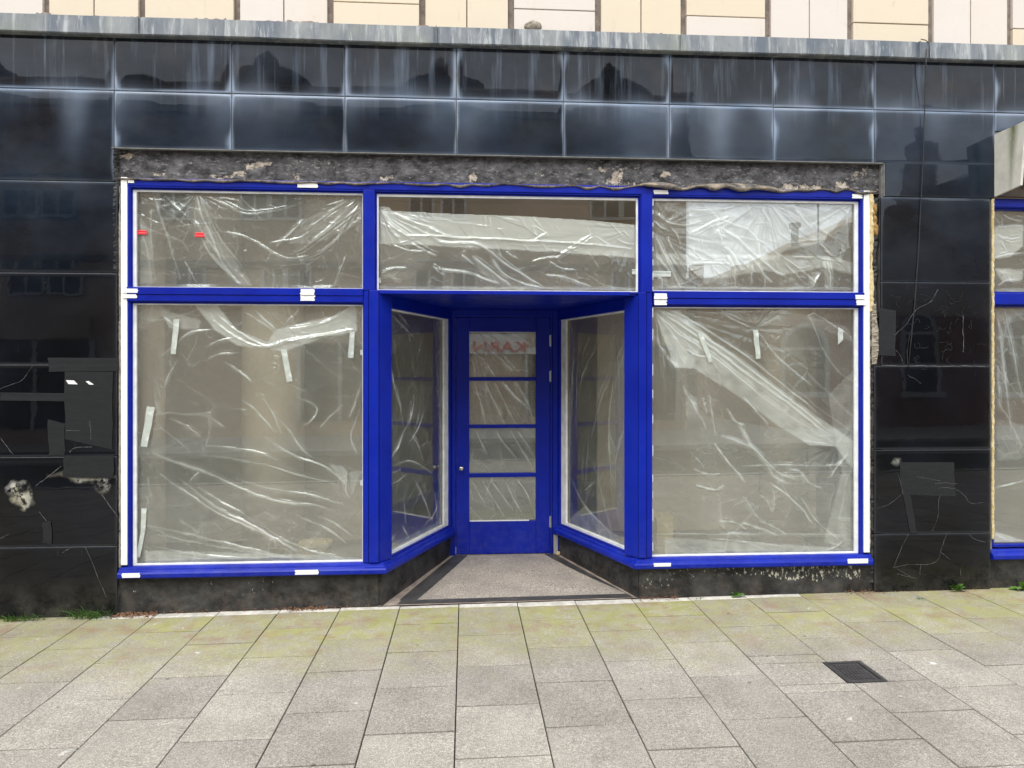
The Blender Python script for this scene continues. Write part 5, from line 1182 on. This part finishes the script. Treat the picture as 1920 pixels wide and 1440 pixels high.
hr=empty('gabled_house',(hx[3],-FY,0),'red brick house with a stepped sloping roofline and arched windows across the street, seen mirrored','building')
mb=MB(); mb.prism([(hx[0],-FY,-.2)]+[(a,-FY,b) for a,b in zip(hx,hz_)]+[(hx[-1],-FY,-.2)],(0,-7,0),'brick_brown')
mb.box(hx[0],hx[-1],-FY,-FY+.1,0,3.1,'brick_red'); mb.build('wall',hr)
mb=MB(); a,b=RX(1770,330); mb.box(a-.35,a+.35,-FY-1.5,-FY-.8,b-.6,b+1.2,'brick_brown'); mb.lathe((a,-FY-1.15,b+1.2),(0,0,1),[(0,.14),(.5,.12),(.55,.15),(.6,.1)],'brick_red',12); a,b=RX(1508,462); mb.lathe((a,-FY-.5,b-.3),(0,0,1),[(0,.11),(.9,.10),(.92,.16),(1.05,.16)],'slate',12); mb.build('chimney',hr)
mb=MB(); a,b=RX(1543,440); mb.tube([(a,-FY-.2,b-.3),(a,-FY-.2,b+1.1)],.03,'slate',6); mb.tube([(a-.6,-FY-.2,b+1.0),(a+.5,-FY-.2,b+1.3)],.02,'slate',6)
for k in range(6): u=-.5+k*.18; mb.tube([(a+u,-FY-.45,b+1.05+u*.27),(a+u,-FY+.05,b+1.05+u*.27)],.012,'slate',5)
mb.build('aerial',hr)
for (p0,p1,q0,q1) in ((1470,1545,615,735),(1880,1960,590,735),(1690,1750,600,735)):
    xa,zt=RX(p0,q0); xb,zb=RX(p1,q1); cx=(xa+xb)/2; r_=(xb-xa)/2; zc=zt-r_; w=MB()
    out=[(cx+(r_+.12)*math.cos(a),-FY+.12,zc+(r_+.12)*math.sin(a)) for a in np.linspace(0,math.pi,14)]
    inn=[(cx+r_*math.cos(a),-FY+.12,zc+r_*math.sin(a)) for a in np.linspace(0,math.pi,14)]
    n=14; w.add(out+inn+[(p[0],p[1]-.05,p[2]) for p in out]+[(p[0],p[1]-.05,p[2]) for p in inn],[(i,i+1,n+i+1,n+i) for i in range(n-1)]+[(n+i,n+i+1,3*n+i+1,3*n+i) for i in range(n-1)]+[(i,2*n+i,2*n+i+1,i+1) for i in range(n-1)],'opp_white')
    w.box(xa-.12,xa,-FY+.08,-FY+.13,zb,zc,'opp_white'); w.box(xb,xb+.12,-FY+.08,-FY+.13,zb,zc,'opp_white'); w.box(xa-.2,xb+.2,-FY+.08,-FY+.2,zb-.15,zb,'opp_white'); w.box(xa,xb,-FY+.1,-FY+.13,zc-.04,zc+.04,'opp_white')
    w=w.build('arched_window',hr); q=MB(); q.prism([(xa,-FY+.105,zb)]+[(xb,-FY+.105,zb)]+[(p[0],-FY+.105,p[2]) for p in inn],(0,-.01,0),'dark_glass'); q.build('pane',w)

# ------------------------------------------------------------------ light
sc=bpy.context.scene
wd=D.worlds.new('World'); sc.world=wd; wd.use_nodes=True; nt=wd.node_tree; nt.nodes.clear()
out=nt.nodes.new('ShaderNodeOutputWorld'); bg=nt.nodes.new('ShaderNodeBackground'); sky=nt.nodes.new('ShaderNodeTexSky'); sky.sky_type='NISHITA'; sky.sun_disc=False
EL,AZ=R(52),R(200)
sky.sun_elevation=EL; sky.sun_rotation=AZ; sky.air_density=1.0; sky.dust_density=4.0; sky.ozone_density=1.0
hs=nt.nodes.new('ShaderNodeHueSaturation'); hs.inputs['Saturation'].default_value=.35; nt.links.new(sky.outputs[0],hs.inputs['Color'])
tcw=nt.nodes.new('ShaderNodeTexCoord'); mpw=nt.nodes.new('ShaderNodeMapping'); mpw.inputs['Scale'].default_value=(1,1,2.6); nt.links.new(tcw.outputs['Generated'],mpw.inputs[0])
cn=nt.nodes.new('ShaderNodeTexNoise'); cn.inputs['Scale'].default_value=2.2; cn.inputs['Detail'].default_value=7; cn.inputs['Roughness'].default_value=.58; nt.links.new(mpw.outputs[0],cn.inputs['Vector'])
cr=nt.nodes.new('ShaderNodeValToRGB'); cr.color_ramp.elements[0].position=.30; cr.color_ramp.elements[0].color=(6.0,6.5,7.3,1); cr.color_ramp.elements[1].position=.68; cr.color_ramp.elements[1].color=(10.5,10.9,11.4,1); nt.links.new(cn.outputs['Fac'],cr.inputs[0])
mx=nt.nodes.new('ShaderNodeMix'); mx.data_type='RGBA'; mx.inputs[0].default_value=.82; nt.links.new(hs.outputs[0],mx.inputs[6]); nt.links.new(cr.outputs[0],mx.inputs[7])
nt.links.new(mx.outputs[2],bg.inputs[0]); bg.inputs[1].default_value=.13; nt.links.new(bg.outputs[0],out.inputs[0])
su=D.lights.new('Sun','SUN'); su.energy=1.3; su.angle=R(45); su.color=(1,.96,.9)
so=D.objects.new('Sun',su); COL.objects.link(so); so.location=(0,-6,12)
import mathutils
dirv=mathutils.Vector((math.sin(AZ)*math.cos(EL),math.cos(AZ)*math.cos(EL),math.sin(EL)))
so.rotation_euler=dirv.to_track_quat('Z','Y').to_euler()
# ------------------------------------------------------------------ camera
cd=D.cameras.new('Camera'); cam=D.objects.new('Camera',cd); COL.objects.link(cam); sc.camera=cam
cd.sensor_width=36; cd.lens=FP/1920*36; cd.clip_end=600; cd.clip_start=.05
cam.location=(0,-CD,CH); cam.rotation_euler=(R(90),0,-PSI); cd.shift_y=-(720-701)/1920.0
sc.view_settings.view_transform='Standard'; sc.view_settings.look='None'; sc.view_settings.gamma=1; sc.view_settings.exposure=0.93
sc.render.engine='CYCLES'
try:
    sc.cycles.transparent_max_bounces=16; sc.cycles.max_bounces=10; sc.cycles.glossy_bounces=5; sc.cycles.diffuse_bounces=3
except Exception: pass
